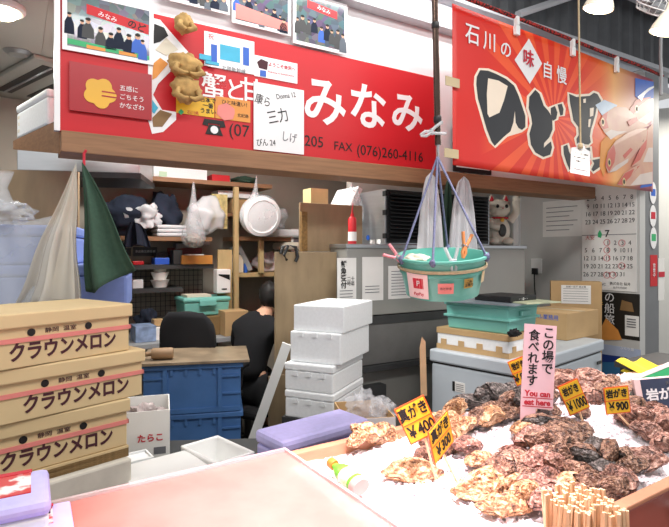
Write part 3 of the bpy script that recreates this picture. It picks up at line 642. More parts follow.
# ================================================================= MACHINE with louvres
mc = thing('ice_machine', 'large grey steel ice machine with a sloping bin door behind the foam boxes', 'ice machine', MF.O, RS)
MB().bx(0, 1.72, 0, .64, 1.08, 1.545).bx(0, 1.72, .10, .64, .0, 1.08).obj('body', steeldark, mc, bevel=.006)
MB().bx(-.01, 1.73, -.012, .64, 1.525, 1.552).obj('top_edge', steel, mc, bevel=.004)
MB().bx(.02, 1.7, -.006, .10, 1.02, 1.075).obj('bin_rail', darkgrey, mc)
MB().add([(.1,.0,1.02),(1.1,.0,1.02),(1.1,.06,.74),(.1,.06,.74),(.1,.04,1.02),(1.1,.04,1.02),(1.1,.099,.74),(.1,.099,.74)], [(0,1,2,3),(7,6,5,4),(0,4,5,1),(3,2,6,7),(0,3,7,4),(1,5,6,2)]).obj('bin_door', mat('bin_door', '#8a8987', .4, metal=.15), mc)
MB().bx(.08, 1.12, .02, .1, .70, .735).obj('bin_sill', darkgrey, mc)
MB().bx(.12, .34, .03, .1, .5, .6).obj('drain_cover', darkgrey, mc)
up = thing('condenser_unit', 'upright steel cabinet with black louvred front standing on the ice machine', 'cabinet', MF.pt(.344, .05, 1.553), RS)
MB().bx(0, 1.02, 0, .36, 0, .38).obj('cabinet', steel, up, bevel=.004)
MB().bx(.012, 1.0, -.008, 0, .01, .375).obj('grille_frame', black, up)
lv = MB()
for k in range(13):
    z = .03+k*.026; lv.add([(.03,-.03,z),(.98,-.03,z),(.98,-.009,z+.02),(.03,-.009,z+.02),(.03,-.03,z+.004),(.98,-.03,z+.004),(.98,-.009,z+.024),(.03,-.009,z+.024)], [(0,1,2,3),(7,6,5,4),(0,4,5,1),(3,2,6,7),(0,3,7,4),(1,5,6,2)])
lv.obj('louvre_slats', black, up)
for z in (.04, .2, .33): MB().bx(-.006, .02, -.016, .02, z, z+.035).obj('hinge', black, up)
sf2 = Fr(up.location, RS)
MB().lathe([(0,0),(.018,0),(.018,.003),(0,.003)], 16, M=Matrix.Rotation(R(-90), 4, 'Y')).obj('badge', bluep, up, loc=(-.001,.2,.05))
for y0, w_ in ((.05,.045), (.12,.05)): MB().bx(-.002, 0, y0, y0+w_, .005, .035).obj('data_label', paper, up)
for i, (x0, y0, x1_, y1, lb) in enumerate(((337, 258, 356, 300, 'narrow white notice with large black kanji stuck on the ice machine'), (362, 257, 383, 300, 'blank looking white sheet, middle one stuck on the ice machine'), (388, 266, 410, 298, 'white printed sheet on the ice machine just below the teal tub'))):
    T, f, w, h = card_on(MF, 'notice_paper', lb, 'notice', x0, y0, x1_, y1, paper, .002, 'notices on the ice machine')
    if i == 0:
        text(T, '鮮\n魚\n受\n付', -w*.35, h*.2, .045, ink, y=-.0025, off=.001); text(T, '二十\n時迄', w*.4, -h*.1, .03, ink, y=-.0025)
    for k in range(3 if i < 2 else 9): MB().bx(-w*.75, w*.6, -.003, -.002, -h*.55-k*.02+(h*1.2 if i == 2 else (h*.2 if i == 1 else 0)), -h*.55-k*.02+.004+(h*1.2 if i == 2 else (h*.2 if i == 1 else 0))).obj('printed_line', greyink, T)
# lucky cat
ct = thing('cat_figurine', 'white ceramic beckoning cat with red ears on top of the ice machine', 'figurine', MF.pt(1.56, .14, 1.553), RS-.45)
ctw = mat('cat_ceramic', '#ded6c6', .35, var=.06)
def ell(c, r, n=24): return MB().blob(c, r, 0, 1, n, 14)
ell((0,0,.12), (.105,.09,.13)).blob((-.06,-.05,.035), (.05,.06,.035), 0, 1).blob((.06,-.05,.035), (.05,.06,.035), 0, 1).obj('body', ctw, ct, smooth=80)
hd = ell((0,-.01,.30), (.1,.085,.085)).obj('head', ctw, ct, smooth=80)
for s in (-1, 1):
    MB().lathe([(.034,0), (.02,.035), (.003,.065)], 12, c=(s*.06,-.01,.355), sy=.6).obj('ear', ctw, hd, smooth=60)
    MB().lathe([(.022,0), (.012,.025), (.002,.045)], 10, c=(s*.06,-.024,.36), sy=.5).obj('inner_ear', redink, hd, smooth=60)
    ell((s*.038,-.088,.315), (.014,.008,.016), 12).obj('eye', ink, hd, smooth=80)
MB().ring_tube([(.09,-.03,.2), (.13,-.06,.27), (.125,-.07,.36)], [.035,.03,.032], 12).blob((.125,-.075,.375), (.034,.03,.034), 0, 1, 14, 10).obj('raised_paw', ctw, ct, smooth=80)
MB().ring_tube([(-.085,-.04,.2), (-.08,-.09,.15), (-.03,-.1,.14)], [.035,.03,.028], 12).obj('lowered_paw', ctw, ct, smooth=80)
ell((0,-.092,.292), (.022,.012,.012), 12).obj('muzzle', ctw, hd, smooth=80); ell((0,-.104,.298), (.007,.004,.005), 8).obj('nose', redink, hd, smooth=80)
MB().lathe([(.086,.215), (.092,.222), (.086,.23)], 24, sy=.85, cap=False).obj('collar', redink, ct, smooth=60); ell((0,-.09,.205), (.018,.014,.018), 12).obj('bell', gold, ct, smooth=80)
MB().blob((.0,-.092,.12), (.035,.012,.055), 0, 1, 14, 10).obj('coin', mat('coin_dark', '#3a3a36', .5, var=.4, scale=60), ct, smooth=80)
# spray can on the machine's end
T = thing('spray_can', 'red spray can with white label and thin nozzle against the plywood', 'spray can', MF.pt(.09, .07, 1.553), RS)
MB().lathe([(.026,0), (.028,.004), (.028,.165), (.02,.178), (.012,.18), (.012,.2), (.0,.2)], 20).obj('can', red, T, smooth=40); MB().lathe([(.0285,.02), (.0287,.02), (.0287,.08), (.0285,.08)], 20, cap=False).obj('label', paper, T, smooth=60)
MB().ring_tube([(0,0,.2), (0,0,.225), (.004,-.004,.27)], [.008,.005,.002], 8).obj('nozzle', red, T)

# aprons and cloth hung under the header
def apron(label, pxa, pya, pxl, pxr, pyb, Y, m, seed, group='aprons hung under the header'):
    a = W(pxa, pya, Y); O = Vector((a.x, a.y, 0)); zb = CZ+(HZ-pyb)/F*Y; hl = (pxl-pxa)/F*Y; hr = (pxr-pxa)/F*Y
    def fn(u, v):
        k = v**.38; x = (hl+(hr-hl)*u)*k; fold = .025*k*math.sin(u*13+seed)+.012*math.sin(u*29+seed*2)*k
        return (x, fold+.03*k*(u-.5)**2*4, a.z+(zb-a.z)*v+.012*k*math.sin(u*9+seed))
    o = MB().grid(fn, 28, 16); return solo(o, 'apron', m, label, 'apron', O, 0, group, smooth=80, thick=.003)
apron('white apron hanging in front of the louvres behind the tub ropes', 431, 172, 418, 446, 258, 3.28, whitecloth, 1)
apron('white apron hanging beside the beckoning cat', 464, 176, 448, 478, 258, 3.36, whitecloth, 4)
apron('dark green apron hanging between the two white ones', 449, 178, 442, 456, 256, 3.45, green, 2)

# plywood
T = solo(MB().bx(-.45, -.012, 0, .024, 0, 1.5), 'plywood_sheet', ply, 'tall plywood partition sheet beside the seated person', 'board', MF.pt(0, .1, 0), RS, bevel=.002)
solo(MB().bx(-.27, .22, 0, .02, 0, .27).prism([(-.27,0),(-.27,-.05),(-.01,-.05),(-.01,0)], 0, .02), 'plywood_sheet', ply, 'upper plywood sheet standing behind the red spray can', 'board', MF.pt(.04, .2, 1.553), RS, bevel=.002)
solo(MB().bx(-.04, .0, 0, .03, 0, .26), 'chipboard_strip', osb, 'brown chipboard strip along the edge of the upper plywood sheet', 'board', MF.pt(-.195, .165, 1.502), RS)
solo(MB().bx(0, .2, 0, .02, 0, .75), 'plywood_offcut', ply, 'short brown board propped against the foot of the partition', 'board', MF.pt(-.51, .06, 0), RS)
T = thing('hook_clamp', 'black curved hook over the top edge of the plywood partition', 'hook', MF.pt(-.36, .09, 1.5), RS)
MB().ring_tube([(-.06,0,-.01), (-.05,0,.03), (-.01,0,.045), (.04,0,.03), (.055,0,-.03), (.04,0,-.06)], .011, 8).obj('hook', black, T, smooth=60); MB().ring_tube([(-.02,-.02,.04), (-.05,-.02,-.02), (-.03,-.02,-.05)], .009, 8).obj('grip', black, T, smooth=60)
solo(MB().bx(0, .055, 0, .03, 0, 1.02), 'leaning_plank', white, 'white plank leaning between the blue bin and the partition', 'plank', Vector((-.645, 3.06, 0.01)), 0, None, 0, R(19.5))

# foam box stack
def foam_box(label, c, rz, w, d, h, lid=True, m=foam, opened=False, group='white foam boxes by the partition', notch=True):
    """c = near right-front bottom corner; box runs to -x and +y"""
    T = thing('foam_box', label, 'foam box', c, rz, group)
    hb = h-(.04 if lid else 0)
    if opened: MB().open_box(-w, 0, 0, d, 0, hb, .02).obj('body', m, T, bevel=.006)
    else: MB().bx(-w, 0, 0, d, 0, hb).obj('body', m, T, bevel=.008)
    if lid: MB().bx(-w-.003, .003, -.003, d+.003, hb+.001, h).obj('lid', m, T, bevel=.008)
    if notch:
        for k in (.22, .5, .78): MB().bx(-w*k-.015, -w*k+.015, -.007, 0, hb-.025, hb-.002).obj('notch', m, T)
    return T
cst = Vector((.029, 2.75, 0)); rb = R(-24)
def cat_(px, py, z): q = Wz(px, py, z); return Vector((q.x, q.y, z))
foam_box('open white foam box, topmost of the four-box stack', (.05, 2.75, 1.072), rb, .30, .44, .14, False, opened=True, notch=False)
foam_box('white foam box with notched rim, second from top of the stack', (.032, 2.735, .906), rb, .30, .43, .165, False)
foam_box('ribbed pale foam box, third from top of the stack', (-.008, 2.72, .76), rb, .285, .43, .145, True, foam)
foam_box('ribbed pale foam box at the bottom of the stack behind the lilac box', (-.006, 2.715, .614), rb, .285, .43, .145, True, foam)
solo(MB().bx(-.3, .0, .0, .4, 0, .613), 'plastic_crate', darkgrey, 'dark crate carrying the stack of white foam boxes', 'crate', (-.01, 2.71, 0), rb)
# carton with plastic bags
c0 = W(389, 424, 2.35)
T = thing('carton', 'open white carton of plastic bags between foam boxes and freezer', 'carton', Vector((c0.x, c0.y, .62)), R(10))
MB().open_box(-.2, .03, 0, .28, 0, .14, .006).obj('box', card, T); MB().bx(-.2, .03, -.002, -.0005, 0, .14).obj('white_face', paper, T)
text(T, '回', -.09, .06, .04, redink, y=-.003)
solo(MB().bx(-.14, .02, .04, .24, 0, .619), 'storage_stand', darkgrey, 'dark stand under the carton of plastic bags', 'stand', Vector((c0.x, c0.y, 0)), R(10))
solo(MB().blob((0,0,0), (.1,.09,.09), .25, 10, 30, 18, 3), 'plastic_bag', bagmat, 'clear plastic bags bulging out of the white carton', 'plastic bag', Vector((c0.x-.09, c0.y+.13, .74)), 0, smooth=70)
solo(MB().blob((0,0,0), (.06,.05,.05), .3, 10, 24, 14, 9), 'plastic_bag', bagmat, 'small crumpled clear bag on the carton, nearer the freezer', 'plastic bag', Vector((c0.x-.015, c0.y+.16, .75)), 0, smooth=70)

# ================================================================= FREEZER and its load
fz = thing('chest_freezer', 'grey white chest freezer behind the oyster heap', 'freezer', (1.04, 2.93, 0), R(43))
frm = mat('freezer_paint', '#c3ccd4', .35, var=.03)
MB().bx(0, 1.18, 0, .61, 0, .79).obj('body', frm, fz, bevel=.012); fl_ = MB().bx(-.012, 1.19, -.012, .62, .80, .879).obj('lid', frm, fz, bevel=.012); MB().bx(.006, 1.17, .006, .6, .788, .802).obj('seal', darkgrey, fz)
FL = Fr(fz.matrix_world @ Vector((0,0,0)) if False else (1.04, 2.93, 0), R(43-90))
dl_ = MB().bx(-.0015, 0, .36, .45, .64, .70).obj('data_label', paper, fz); MB().bx(-.0025, -.001, .432, .45, .64, .70).obj('label_bar', ink, dl_)
for k in range(4): MB().bx(-.0025, -.0012, .37, .425, .648+k*.012, .651+k*.012).obj('printed_line', greyink, dl_)
MB().bx(1.05, 1.12, -.02, -.012, .72, .74).obj('handle', darkgrey, fl_)
def FZ(x, y, z): return Vector((1.04, 2.93, 0))+Vector((math.cos(R(43))*x-math.sin(R(43))*y, math.sin(R(43))*x+math.cos(R(43))*y, z))
T = thing('foam_tray', 'white foam tray sandwiched in brown cardboard on the freezer lid', 'tray', FZ(.05, .1, .88), R(43))
MB().bx(0, .5, 0, .5, .03, .1).obj('foam_slab', foam, T, bevel=.004); MB().bx(-.004, .504, -.004, .504, .1, .135).obj('cardboard_top', card, T)
lo_ = MB().bx(-.004, .504, -.004, .504, 0, .03)
for k in range(4): lo_.bx(-.005, 0, .04+k*.13, .08+k*.13, .03, .065); lo_.bx(.04+k*.13, .08+k*.13, -.005, 0, .03, .065)
lo_.obj('cardboard_base', card, T, label='cardboard base with tabs')
T = thing('teal_bin', 'pale teal plastic bin on the foam tray above the freezer', 'bin', FZ(.07, .11, 1.016), R(43))
MB().bx(.0, .36, .0, .44, 0, .15, .012).obj('bin_body', tealpale, T, bevel=.008); MB().bx(-.01, .37, -.01, .45, .075, .09).obj('rib', tealpale, T, bevel=.003); MB().bx(-.008, .368, -.008, .448, .15, .17).obj('rim', tealpale, T, bevel=.004)
MB().bx(.12, .24, -.016, .0, .1, .13).obj('handle', tealpale, T, bevel=.004)
tp = FZ(.07, .11, 1.186)
T = thing('magazine', 'grey flat folder lying crooked on the teal bin', 'folder', tp+Vector((0,0,.002)), R(49)); MB().bx(-.04, .34, -.05, .44, 0, .008).obj('cover', mat('folder_grey', '#8d99a2', .3, var=.3, scale=5), T)
T = thing('flat_case', 'slim black case with small white print on top of the folder', 'case', tp+Vector((.03,.06,.011)), R(38)); MB().bx(0, .28, -.0, .26, 0, .035).obj('case', black, T, bevel=.004); text(T, '・・-◎・・', .13, .017, .02, whiteboard, y=-.001)
solo(MB().bx(.02, .3, -.04, .2, 0, .006), 'paper_sheet', mat('print_green', '#c6cfae', .5, var=.4, scale=12), 'printed pale green sheet sticking out under the black case', 'paper', tp+Vector((.06,.0,.0105)), R(25))
solo(MB().blob((0,0,.02), (.045,.025,.024), .35, 10, 20, 10, 5, .02), 'dark_strap', blackcloth, 'crumpled black strap lying by the foot of the teal bin', 'strap', FZ(.045, .22, 1.017)+Vector((.1,-.13,0)), .6, smooth=70)
T = thing('cardboard_box', 'closed brown cardboard box on the far end of the freezer', 'cardboard box', (1.62, 3.66, .88), R(38))
MB().bx(0, .46, 0, .36, 0, .19).obj('box', card, T, bevel=.004); MB().bx(.2, .26, -.001, .361, .1905, .192).obj('tape', tape, T)
o = text(T, 'バジル業務用', 0, .15, .04, bluep, y=-.001); o.rotation_euler = (0, 0, R(-90)); o.location = (0, .18, 0)
T = thing('cardboard_carton', 'tall brown carton with a white sheet, behind the freezer box', 'cardboard box', (1.80, 4.32, 0), R(-20)); MB().bx(-.02, .36, 0, .15, 0, 1.26).obj('box', card, T, bevel=.004)
MB().bx(.06, .28, -.003, -.0005, 1.08, 1.23).obj('paper_sheet', paper, T)
for k in range(6): MB().bx(.075, .26, -.004, -.003, 1.1+k*.02, 1.103+k*.02).obj('printed_line', greyink, T)
text(T, '加賀一夜干 発注表', .17, 1.216, .018, ink, y=-.0035)

# ================================================================= BACK SHELVES
def BP(px, py, dv=0): x, z, Y = BF.pl(px, py); return BF.pt(x, dv, z), x, z, Y/F
def bx_at(px0, px1, z0, z1, y0, y1): return BF.pl(px0, 250)[0], BF.pl(px1, 250)[0], y0, y1, z0, z1
for nm, lb, z0, a, b_, dep in (('wall_shelf', 'upper wooden wall shelf plank carrying boxes under the ceiling', 2.07, 60, 272, .36), ('wall_shelf', 'lower wooden wall shelf plank carrying folded clothes', 1.59, 60, 212, .36), ('wall_shelf', 'short wooden shelf plank under the round bag by the post', 1.60, 238, 300, .36), ('wall_shelf', 'middle dark shelf with tools under the clothes shelf', 1.36, 60, 216, .3), ('wall_shelf', 'narrow low shelf with white cups under the tools', 1.17, 60, 185, .3), ('wall_shelf', 'pale shelf with binders behind the seated person', 1.28, 238, 296, .34)):
    x0 = BF.pl(a, 250)[0]; xx1 = BF.pl(b_, 250)[0]
    solo(MB().bx(x0, xx1, .0 if dep > .3 else .06, .39, z0, z0+.035), nm, wood if z0 > 1.5 else (plypale if z0 == 1.28 else darkgrey), lb, 'shelf', BF.O, RS, 'wall shelves in the back room')
for px, lb, z1 in ((235, 'pale upright post between the two shelf bays', 2.06), (260, 'short pale post between the binder shelf and the plank above', 1.6)):
    x = BF.pl(px, 250)[0]; solo(MB().bx(x-.02, x+.02, -.04, -.001, 0 if px == 235 else 1.315, z1), 'shelf_post', plypale, lb, 'post', BF.O, RS)
x0 = BF.pl(218, 250)[0]; x2 = BF.pl(232, 250)[0]
solo(MB().bx(x0, x2, .0, .02, .85, 1.52), 'shelf_side_panel', plypale, 'pale plywood panel beside the upright shelf post', 'panel', BF.O, RS)
def gm(px0, px1, py0, py1, m, name, a, b_):   # wire panel
    x0, z1, _ = BF.pl(px0, py0); xx, z0, _ = BF.pl(px1, py1); mb = MB(); n_ = int((xx-x0)/.04); k_ = int((z1-z0)/.04)
    for i in range(n_+1): mb.bx(x0+i*(xx-x0)/n_-.002, x0+i*(xx-x0)/n_+.002, .378, .382, z0, z1)
    for i in range(k_+1): mb.bx(x0, xx, .376, .38, z0+i*(z1-z0)/k_-.002, z0+i*(z1-z0)/k_+.002)
    return solo(mb, name, darkgrey, a, b_, BF.O, RS)
gm(100, 216, 268, 318, darkgrey, 'wire_panel', 'dark wire grid panel on the wall under the tool shelf', 'panel')
def bbox(px0, px1, zb, h, dep, m, name, label, cat, dv=.05, group=None, bevel=.004, roll=0):
    x0 = BF.pl(px0, 250)[0]; xx = BF.pl(px1, 250)[0]
    return solo(MB().bx(x0-(x0+xx)/2, xx-(x0+xx)/2, 0, dep, 0, h), name, m, label, cat, BF.pt((x0+xx)/2, dv, zb), RS, group, bevel=bevel, ry=roll)
z = 2.106
bbox(155, 209, z, .10, .28, foam, 'flat_box', 'flat white box on the upper shelf', 'box'); bbox(136, 144, z, .12, .2, cyan, 'small_box', 'small cyan box beside the flat white box on the upper shelf', 'box')
bbox(214, 232, z, .06, .2, red, 'folded_cloth', 'folded red cloth on the upper shelf', 'cloth'); solo(MB().blob((0,0,.035), (.12,.1,.04), .2, 6, seed=6, flat=.034), 'folded_cloth', green, 'folded dark green cloth at the end of the upper shelf', 'cloth', BF.pt(BF.pl(250, 250)[0], .15, z), RS, smooth=70)
T = solo(MB().bx(-.03, .03, -.003, -.001, -.02, .02), 'tape_tag', mat('tag_green', '#bcd8b8', .6), 'small pale green tag stuck on the edge of the upper shelf', 'tag', BP(163, 174)[0], RS)
z = 1.626
def lump(px, zb, r, m, label, name, cat, seed, amp=.25, dv=.16, group=None, py=None, fr=4.5):
    x = BF.pl(px, 250)[0]; return solo(MB().blob((0,0,r[2]), r, amp, fr, 34, 20, seed, r[2]*.98), name, m, label, cat, BF.pt(x, dv, zb), RS, group, smooth=75)
lump(128, z, (.19,.17,.16), navy, 'navy jacket heaped at the end of the clothes shelf', 'folded_jacket', 'jacket', 11, .3)
lump(172, z, (.14,.15,.19), navy, 'dark navy garment with collar piled behind the white towels', 'folded_garment', 'garment', 12, .25, .22)
lump(146, z+.06, (.13,.10,.10), whitecloth, 'crumpled white garment draped over the navy jacket', 'folded_garment', 'garment', 13, .4, .06)
apron('navy sleeve hanging over the edge of the clothes shelf', 134, 222, 122, 150, 246, 3.98, navy, 3, None)['category'] = 'garment'
for k in range(3):
    x = BF.pl(172, 250)[0]; solo(MB().bx(-.12, .12, 0, .2, 0, .03), 'folded_towel', whitecloth, ('folded white towel lowest of the pile on the clothes shelf', 'folded white towel in the middle of the pile on the clothes shelf', 'folded white towel topmost of the pile on the clothes shelf')[k], 'towel', BF.pt(x-.0, -.01, z+.032*k), RS+.05*k, 'folded towels', bevel=.012)
# hanging bags
T = thing('hanging_bag', 'clear plastic bag with a twisted top hanging from the upper shelf', 'plastic bag', BF.pt(BF.pl(190, 250)[0], -.1, 1.55), RS)
MB().lathe([(.005,.52), (.012,.48), (.02,.4), (.05,.25), (.09,.12), (.1,.06), (.07,.0), (.0,-.02)], 24).obj('film', bagmat, T, smooth=70); MB().blob((0,0,.05), (.07,.05,.05), .25, 7, seed=2).obj('contents', mat('bag_content', '#a49888', .8, var=.5, scale=30), T, smooth=60)
lump(206, 1.64, (.16,.12,.16), bagdense, 'large white plastic bag with yellow print on the shelf by the round bag', 'plastic_bag', 'plastic bag', 21, .2, .0)
bbox(214, 230, 1.70, .30, .02, mat('print_yellow', '#dccb8a', .6, var=.5, scale=20), 'patterned_paper', 'yellow and white patterned paper behind the large white bag', 'paper', .06)
bbox(222, 262, 1.98, .06, .2, foam, 'flat_box', 'long white lid lying on the box above the round bag', 'box', .1); bbox(236, 268, 1.85, .12, .25, card, 'cardboard_box', 'brown cardboard box on the shelf above the round bag', 'cardboard box', .1)
solo(MB().bx(.0, .5, .1, .38, 0, .03), 'wall_shelf', wood, 'short plank holding the brown cardboard box above the round bag', 'shelf', BF.pt(BF.pl(222, 250)[0], 0, 1.815), RS, 'wall shelves in the back room')
T = thing('round_bag', 'round white plate pack in a clear bag hanging by the shelf post', 'bag', BF.pt(BF.pl(254, 217)[0], -.14, BF.pl(254, 217)[1]), RS, None, R(10), 0)
Mr = Matrix.Rotation(R(90), 4, 'X')
MB().lathe([(0,-.06), (.15,-.06), (.17,-.05), (.175,.0), (.17,.05), (.14,.06), (.135,.05), (0,.05)], 36, M=Mr, cap=False).obj('plates', foam, T, smooth=40)
MB().blob((0,0,.01), (.19,.085,.185), .06, 8, seed=4).obj('film', bagmat, T, smooth=70); MB().lathe([(.05,.15), (.02,.22), (.008,.3), (.004,.34)], 14, c=(-.06,0,0)).obj('twisted_top', bagmat, T, smooth=60)
lump(282, 1.70, (.11,.12,.12), bagmat, 'crumpled clear bags piled on the shelf beyond the round bag', 'plastic_bag', 'plastic bag', 23, .35)
bbox(273, 299, 1.636, .07, .25, foam, 'white_tray', 'white tray with rounded corners on the shelf beyond the round bag', 'tray', -.04, bevel=.02)
bbox(283, 312, 1.52, .07, .3, papershade, 'rolled_mat', 'cream rolled mat under the shelf beside the plywood', 'mat', -.04, bevel=.03)
# wall plates
WF = Fr(BF.pt(0, .397, 0), RS)
for i, (a, b_, c_, d_) in enumerate(((113, 238, 131, 246), (132, 239, 144, 246), (113, 248, 131, 256), (133, 247, 157, 256))):
    T, f, w, h = card_on(WF, 'name_plate', ('black plate with faint white writing, upper one beside the green cloth', 'small oval-marked black plate beside the upper plate', 'black plate below the upper one beside the green cloth', 'wide black plate with two lines of white writing')[i], 'plate', a, b_, c_, d_, black, .004, 'black plates on the back wall')
    text(T, ('営業', '◎', '許可', '食品衛生責任者')[i], 0, 0, h*1.0 if i < 3 else h*.62, whiteboard, y=-.005)
# tool shelf items
z = 1.397
for i, (a, b_, h, m, n_, l, c_) in enumerate(((112, 120, .05, brownp, 'tool_roll', 'brown tool roll on the tool shelf beside the green cloth', 'tool'), (121, 133, .04, yellowcloth, 'folding_rule', 'yellow folding rule on the tool shelf', 'tool'), (135, 146, .03, red, 'red_case', 'flat red case beside the blue case on the tool shelf', 'case'), (157, 172, .055, mat('case_blue', '#2c5fd0', .4), 'blue_case', 'bright blue case on the tool shelf', 'case'), (163, 176, .1, black, 'black_box', 'black box at the back of the tool shelf', 'box'), (176, 185, .12, darkgrey, 'black_canister', 'dark canister beside the orange tray on the tool shelf', 'canister'))):
    bbox(a, b_, z, h, .12 if i != 4 else .08, m, n_, l, c_, .08 if i not in (4,) else .26)
T = thing('orange_tray', 'orange tray with a white edge on the tool shelf', 'tray', BF.pt(BF.pl(199, 250)[0], .04, z), RS); MB().open_box(-.13, .13, 0, .22, 0, .075, .008).obj('tray', mat('tray_orange', '#cc8a3c', .5), T, bevel=.003); MB().bx(-.08, .06, .02, .15, .02, .085).obj('paper_stack', paper, T)
bbox(178, 212, z+.08, .06, .08, mat('box_maroon', '#7c2a2c', .5), 'maroon_box', 'long dark red box behind the orange tray', 'box', .28)
solo(MB().bx(-.15, .15, -.05, .05, 0, .045), 'grey_box', grey, 'slim grey box tilted on top of the dark red box', 'box', BF.pt(BF.pl(202, 250)[0], .3, z+.15), RS, ry=R(-8), bevel=.003)
bbox(178, 212, z, .08, .08, black, 'black_box', 'long black box supporting the dark red box', 'box', .28)
z = 1.207
for i, (a, b_, h, m, l) in enumerate(((112, 124, .03, papershade, 'cream stationery box on the cup shelf beside the green cloth'), (125, 134, .05, grey, 'grey small box in the middle of the cup shelf'), (135, 146, .07, foam, 'white small box beside the cup stack'))): bbox(a, b_, z, h, .15, m, 'small_box', l, 'box', .1)
for i in range(3):
    solo(MB().lathe([(.04,0), (.058,.06), (.06,.062), (.0,.062)], 18, sx=1.3), 'paper_cup', paper, ('white cup lowest in the cup stack', 'white cup in the middle of the cup stack', 'white cup topmost in the cup stack')[i], 'cup', BF.pt(BF.pl(164, 250)[0], .14, z+.064*i), RS+.3*i, 'stacked white cups', smooth=40)
# desk, teal case, dispenser
dk = thing('desk', 'cluttered grey desk under the shelves behind the blue bin', 'desk', BF.O, RS)
xd0, xd1 = BF.pl(95, 250)[0], BF.pl(231, 250)[0]
MB().bx(xd0, xd1, -.3, .38, .78, .82).obj('desktop', grey, dk, bevel=.004)
for x in (xd0+.03, xd1-.03):
    for y in (-.26, .34): MB().bx(x-.02, x+.02, y-.02, y+.02, 0, .78).obj('leg', darkgrey, dk)
T = thing('tool_case', 'teal plastic case with a lid in front of the white dispenser', 'case', BF.pt(BF.pl(203, 250)[0], -.12, .98), RS)
MB().bx(-.19, .19, 0, .28, 0, .11, .01).obj('tub', tealpale, T, bevel=.01); tl_ = MB().bx(-.2, .2, -.01, .29, .111, .15).obj('lid', tealpale, T, bevel=.015); MB().bx(-.07, .07, -.025, -.01, .08, .13).obj('latch', tealpale, tl_, bevel=.005)
MB().bx(-.16, .04, .02, .2, .152, .17).obj('paper_pile', papershade, T)
bbox(176, 230, .821, .155, .36, carddark, 'storage_box', 'brown storage box carrying the teal case on the desk', 'box', -.16)
T = thing('towel_dispenser', 'white dispenser box with a black slot above the teal case', 'dispenser', BF.pt(BF.pl(220, 250)[0], .0, 1.155), RS); MB().bx(-.06, .06, -.1, 0, 0, .2).obj('case', white, T, bevel=.008); MB().prism([(-.045,.15),(.05,.11),(.05,.155),(-.045,.16)], -.103, -.1).obj('slot', black, T); MB().bx(-.02, .025, -.102, -.1, .03, .04).obj('label', ink, T)
bbox(130, 150, .821, .12, .2, mat('box_bluewhite', '#9fb6dc', .5, var=.5, scale=14), 'glove_box', 'blue and white glove box on the desk beside the melon boxes', 'box', -.22)
bbox(150, 172, .821, .1, .18, paper, 'tissue_box', 'white open box with a yellow leaflet on the desk', 'box', -.2); bbox(160, 170, .925, .06, .02, yellowcloth, 'leaflet', 'yellow leaflet sticking out of the white desk box', 'leaflet', -.12); bbox(150, 160, .925, .05, .1, card, 'small_box', 'tan box on top of the white desk box', 'box', -.15)
lump(152, .825, (.09,.08,.1), navy, 'dark cloth heaped behind the glove box on the desk', 'cloth', 'cloth', 31, .3, .15)
bbox(214, 236, .821, .2, .2, card, 'cardboard_box', 'brown cardboard box on the desk beside the office chair', 'cardboard box', -.28)
# binder shelf items
z = 1.316
for i, (a, b_, h, m, l, r) in enumerate(((240, 246, .16, papershade, 'pale bottle-shaped pack beside the post on the binder shelf', 0), (247, 250, .1, bluep, 'blue booklet on the binder shelf', 0), (251, 256, .24, grey, 'grey binder leaning on the binder shelf', -.5))): bbox(a, b_, z+(.02 if r else 0), h, .2, m, 'binder', l, 'binder', .06, roll=r)
lump(276, z, (.13,.12,.09), mat('bundle_pink', '#d9cdd0', .8, var=.3, scale=20), 'pale pink paper bundle on the binder shelf beside the plywood', 'paper_bundle', 'paper', 33, .3)
T, f, w, h = card_on(BF, 'notice_paper', 'white sheet with a printed block behind the plywood hook', 'notice', 291, 229, 305, 254, paper, .002); MB().bx(-w*.7, w*.7, -.003, -.002, -h*.6, h*.3).obj('printed_block', greyink, T)
# behind upper plywood
solo(MB().bx(-.02, .02, 0, .3, 0, .42), 'white_board', foam, 'white board leaning above the upper plywood sheet', 'board', MF.pt(.15, .35, 1.6), RS, None, 0, R(28))
solo(MB().bx(-.07, .07, 0, .12, 0, .4), 'carton', mat('carton_cream', '#d8c58f', .7), 'cream carton behind the upper plywood sheet', 'carton', MF.pt(.04, .42, 1.553), RS)
solo(MB().blob((0,0,.2), (.09,.08,.2), .2, 8, seed=8, flat=.199), 'plastic_bag', bagmat, 'clear bag standing beside the steel cabinet above the plywood', 'plastic bag', MF.pt(.25, .32, 1.553), RS, smooth=70)

# ================================================================= PERSON and chairs
def skin_body(name, pts, edges, m, parent=None, sub=2, root=0):
    me = bpy.data.meshes.new(name); me.from_pydata([p[:3] for p in pts], edges, []); me.materials.append(m)
    o = bpy.data.objects.new(name, me); COL.objects.link(o)
    if parent: o.parent = parent
    md = o.modifiers.new('skin', 'SKIN'); md.use_smooth_shade = True
    for i, p in enumerate(pts):
        r = p[3] if isinstance(p[3], tuple) else (p[3], p[3]); me.skin_vertices[0].data[i].radius = r
    me.skin_vertices[0].data[root].use_root = True
    o.modifiers.new('sub', 'SUBSURF').levels = sub; o.modifiers['sub'].render_levels = sub
    return o
hp = W(247, 372, 3.95); hp = Vector((hp.x, hp.y, .50))
ps = thing('person', 'person in a black shirt seated with back turned, bending forward at the desk', 'person', hp, R(-25))
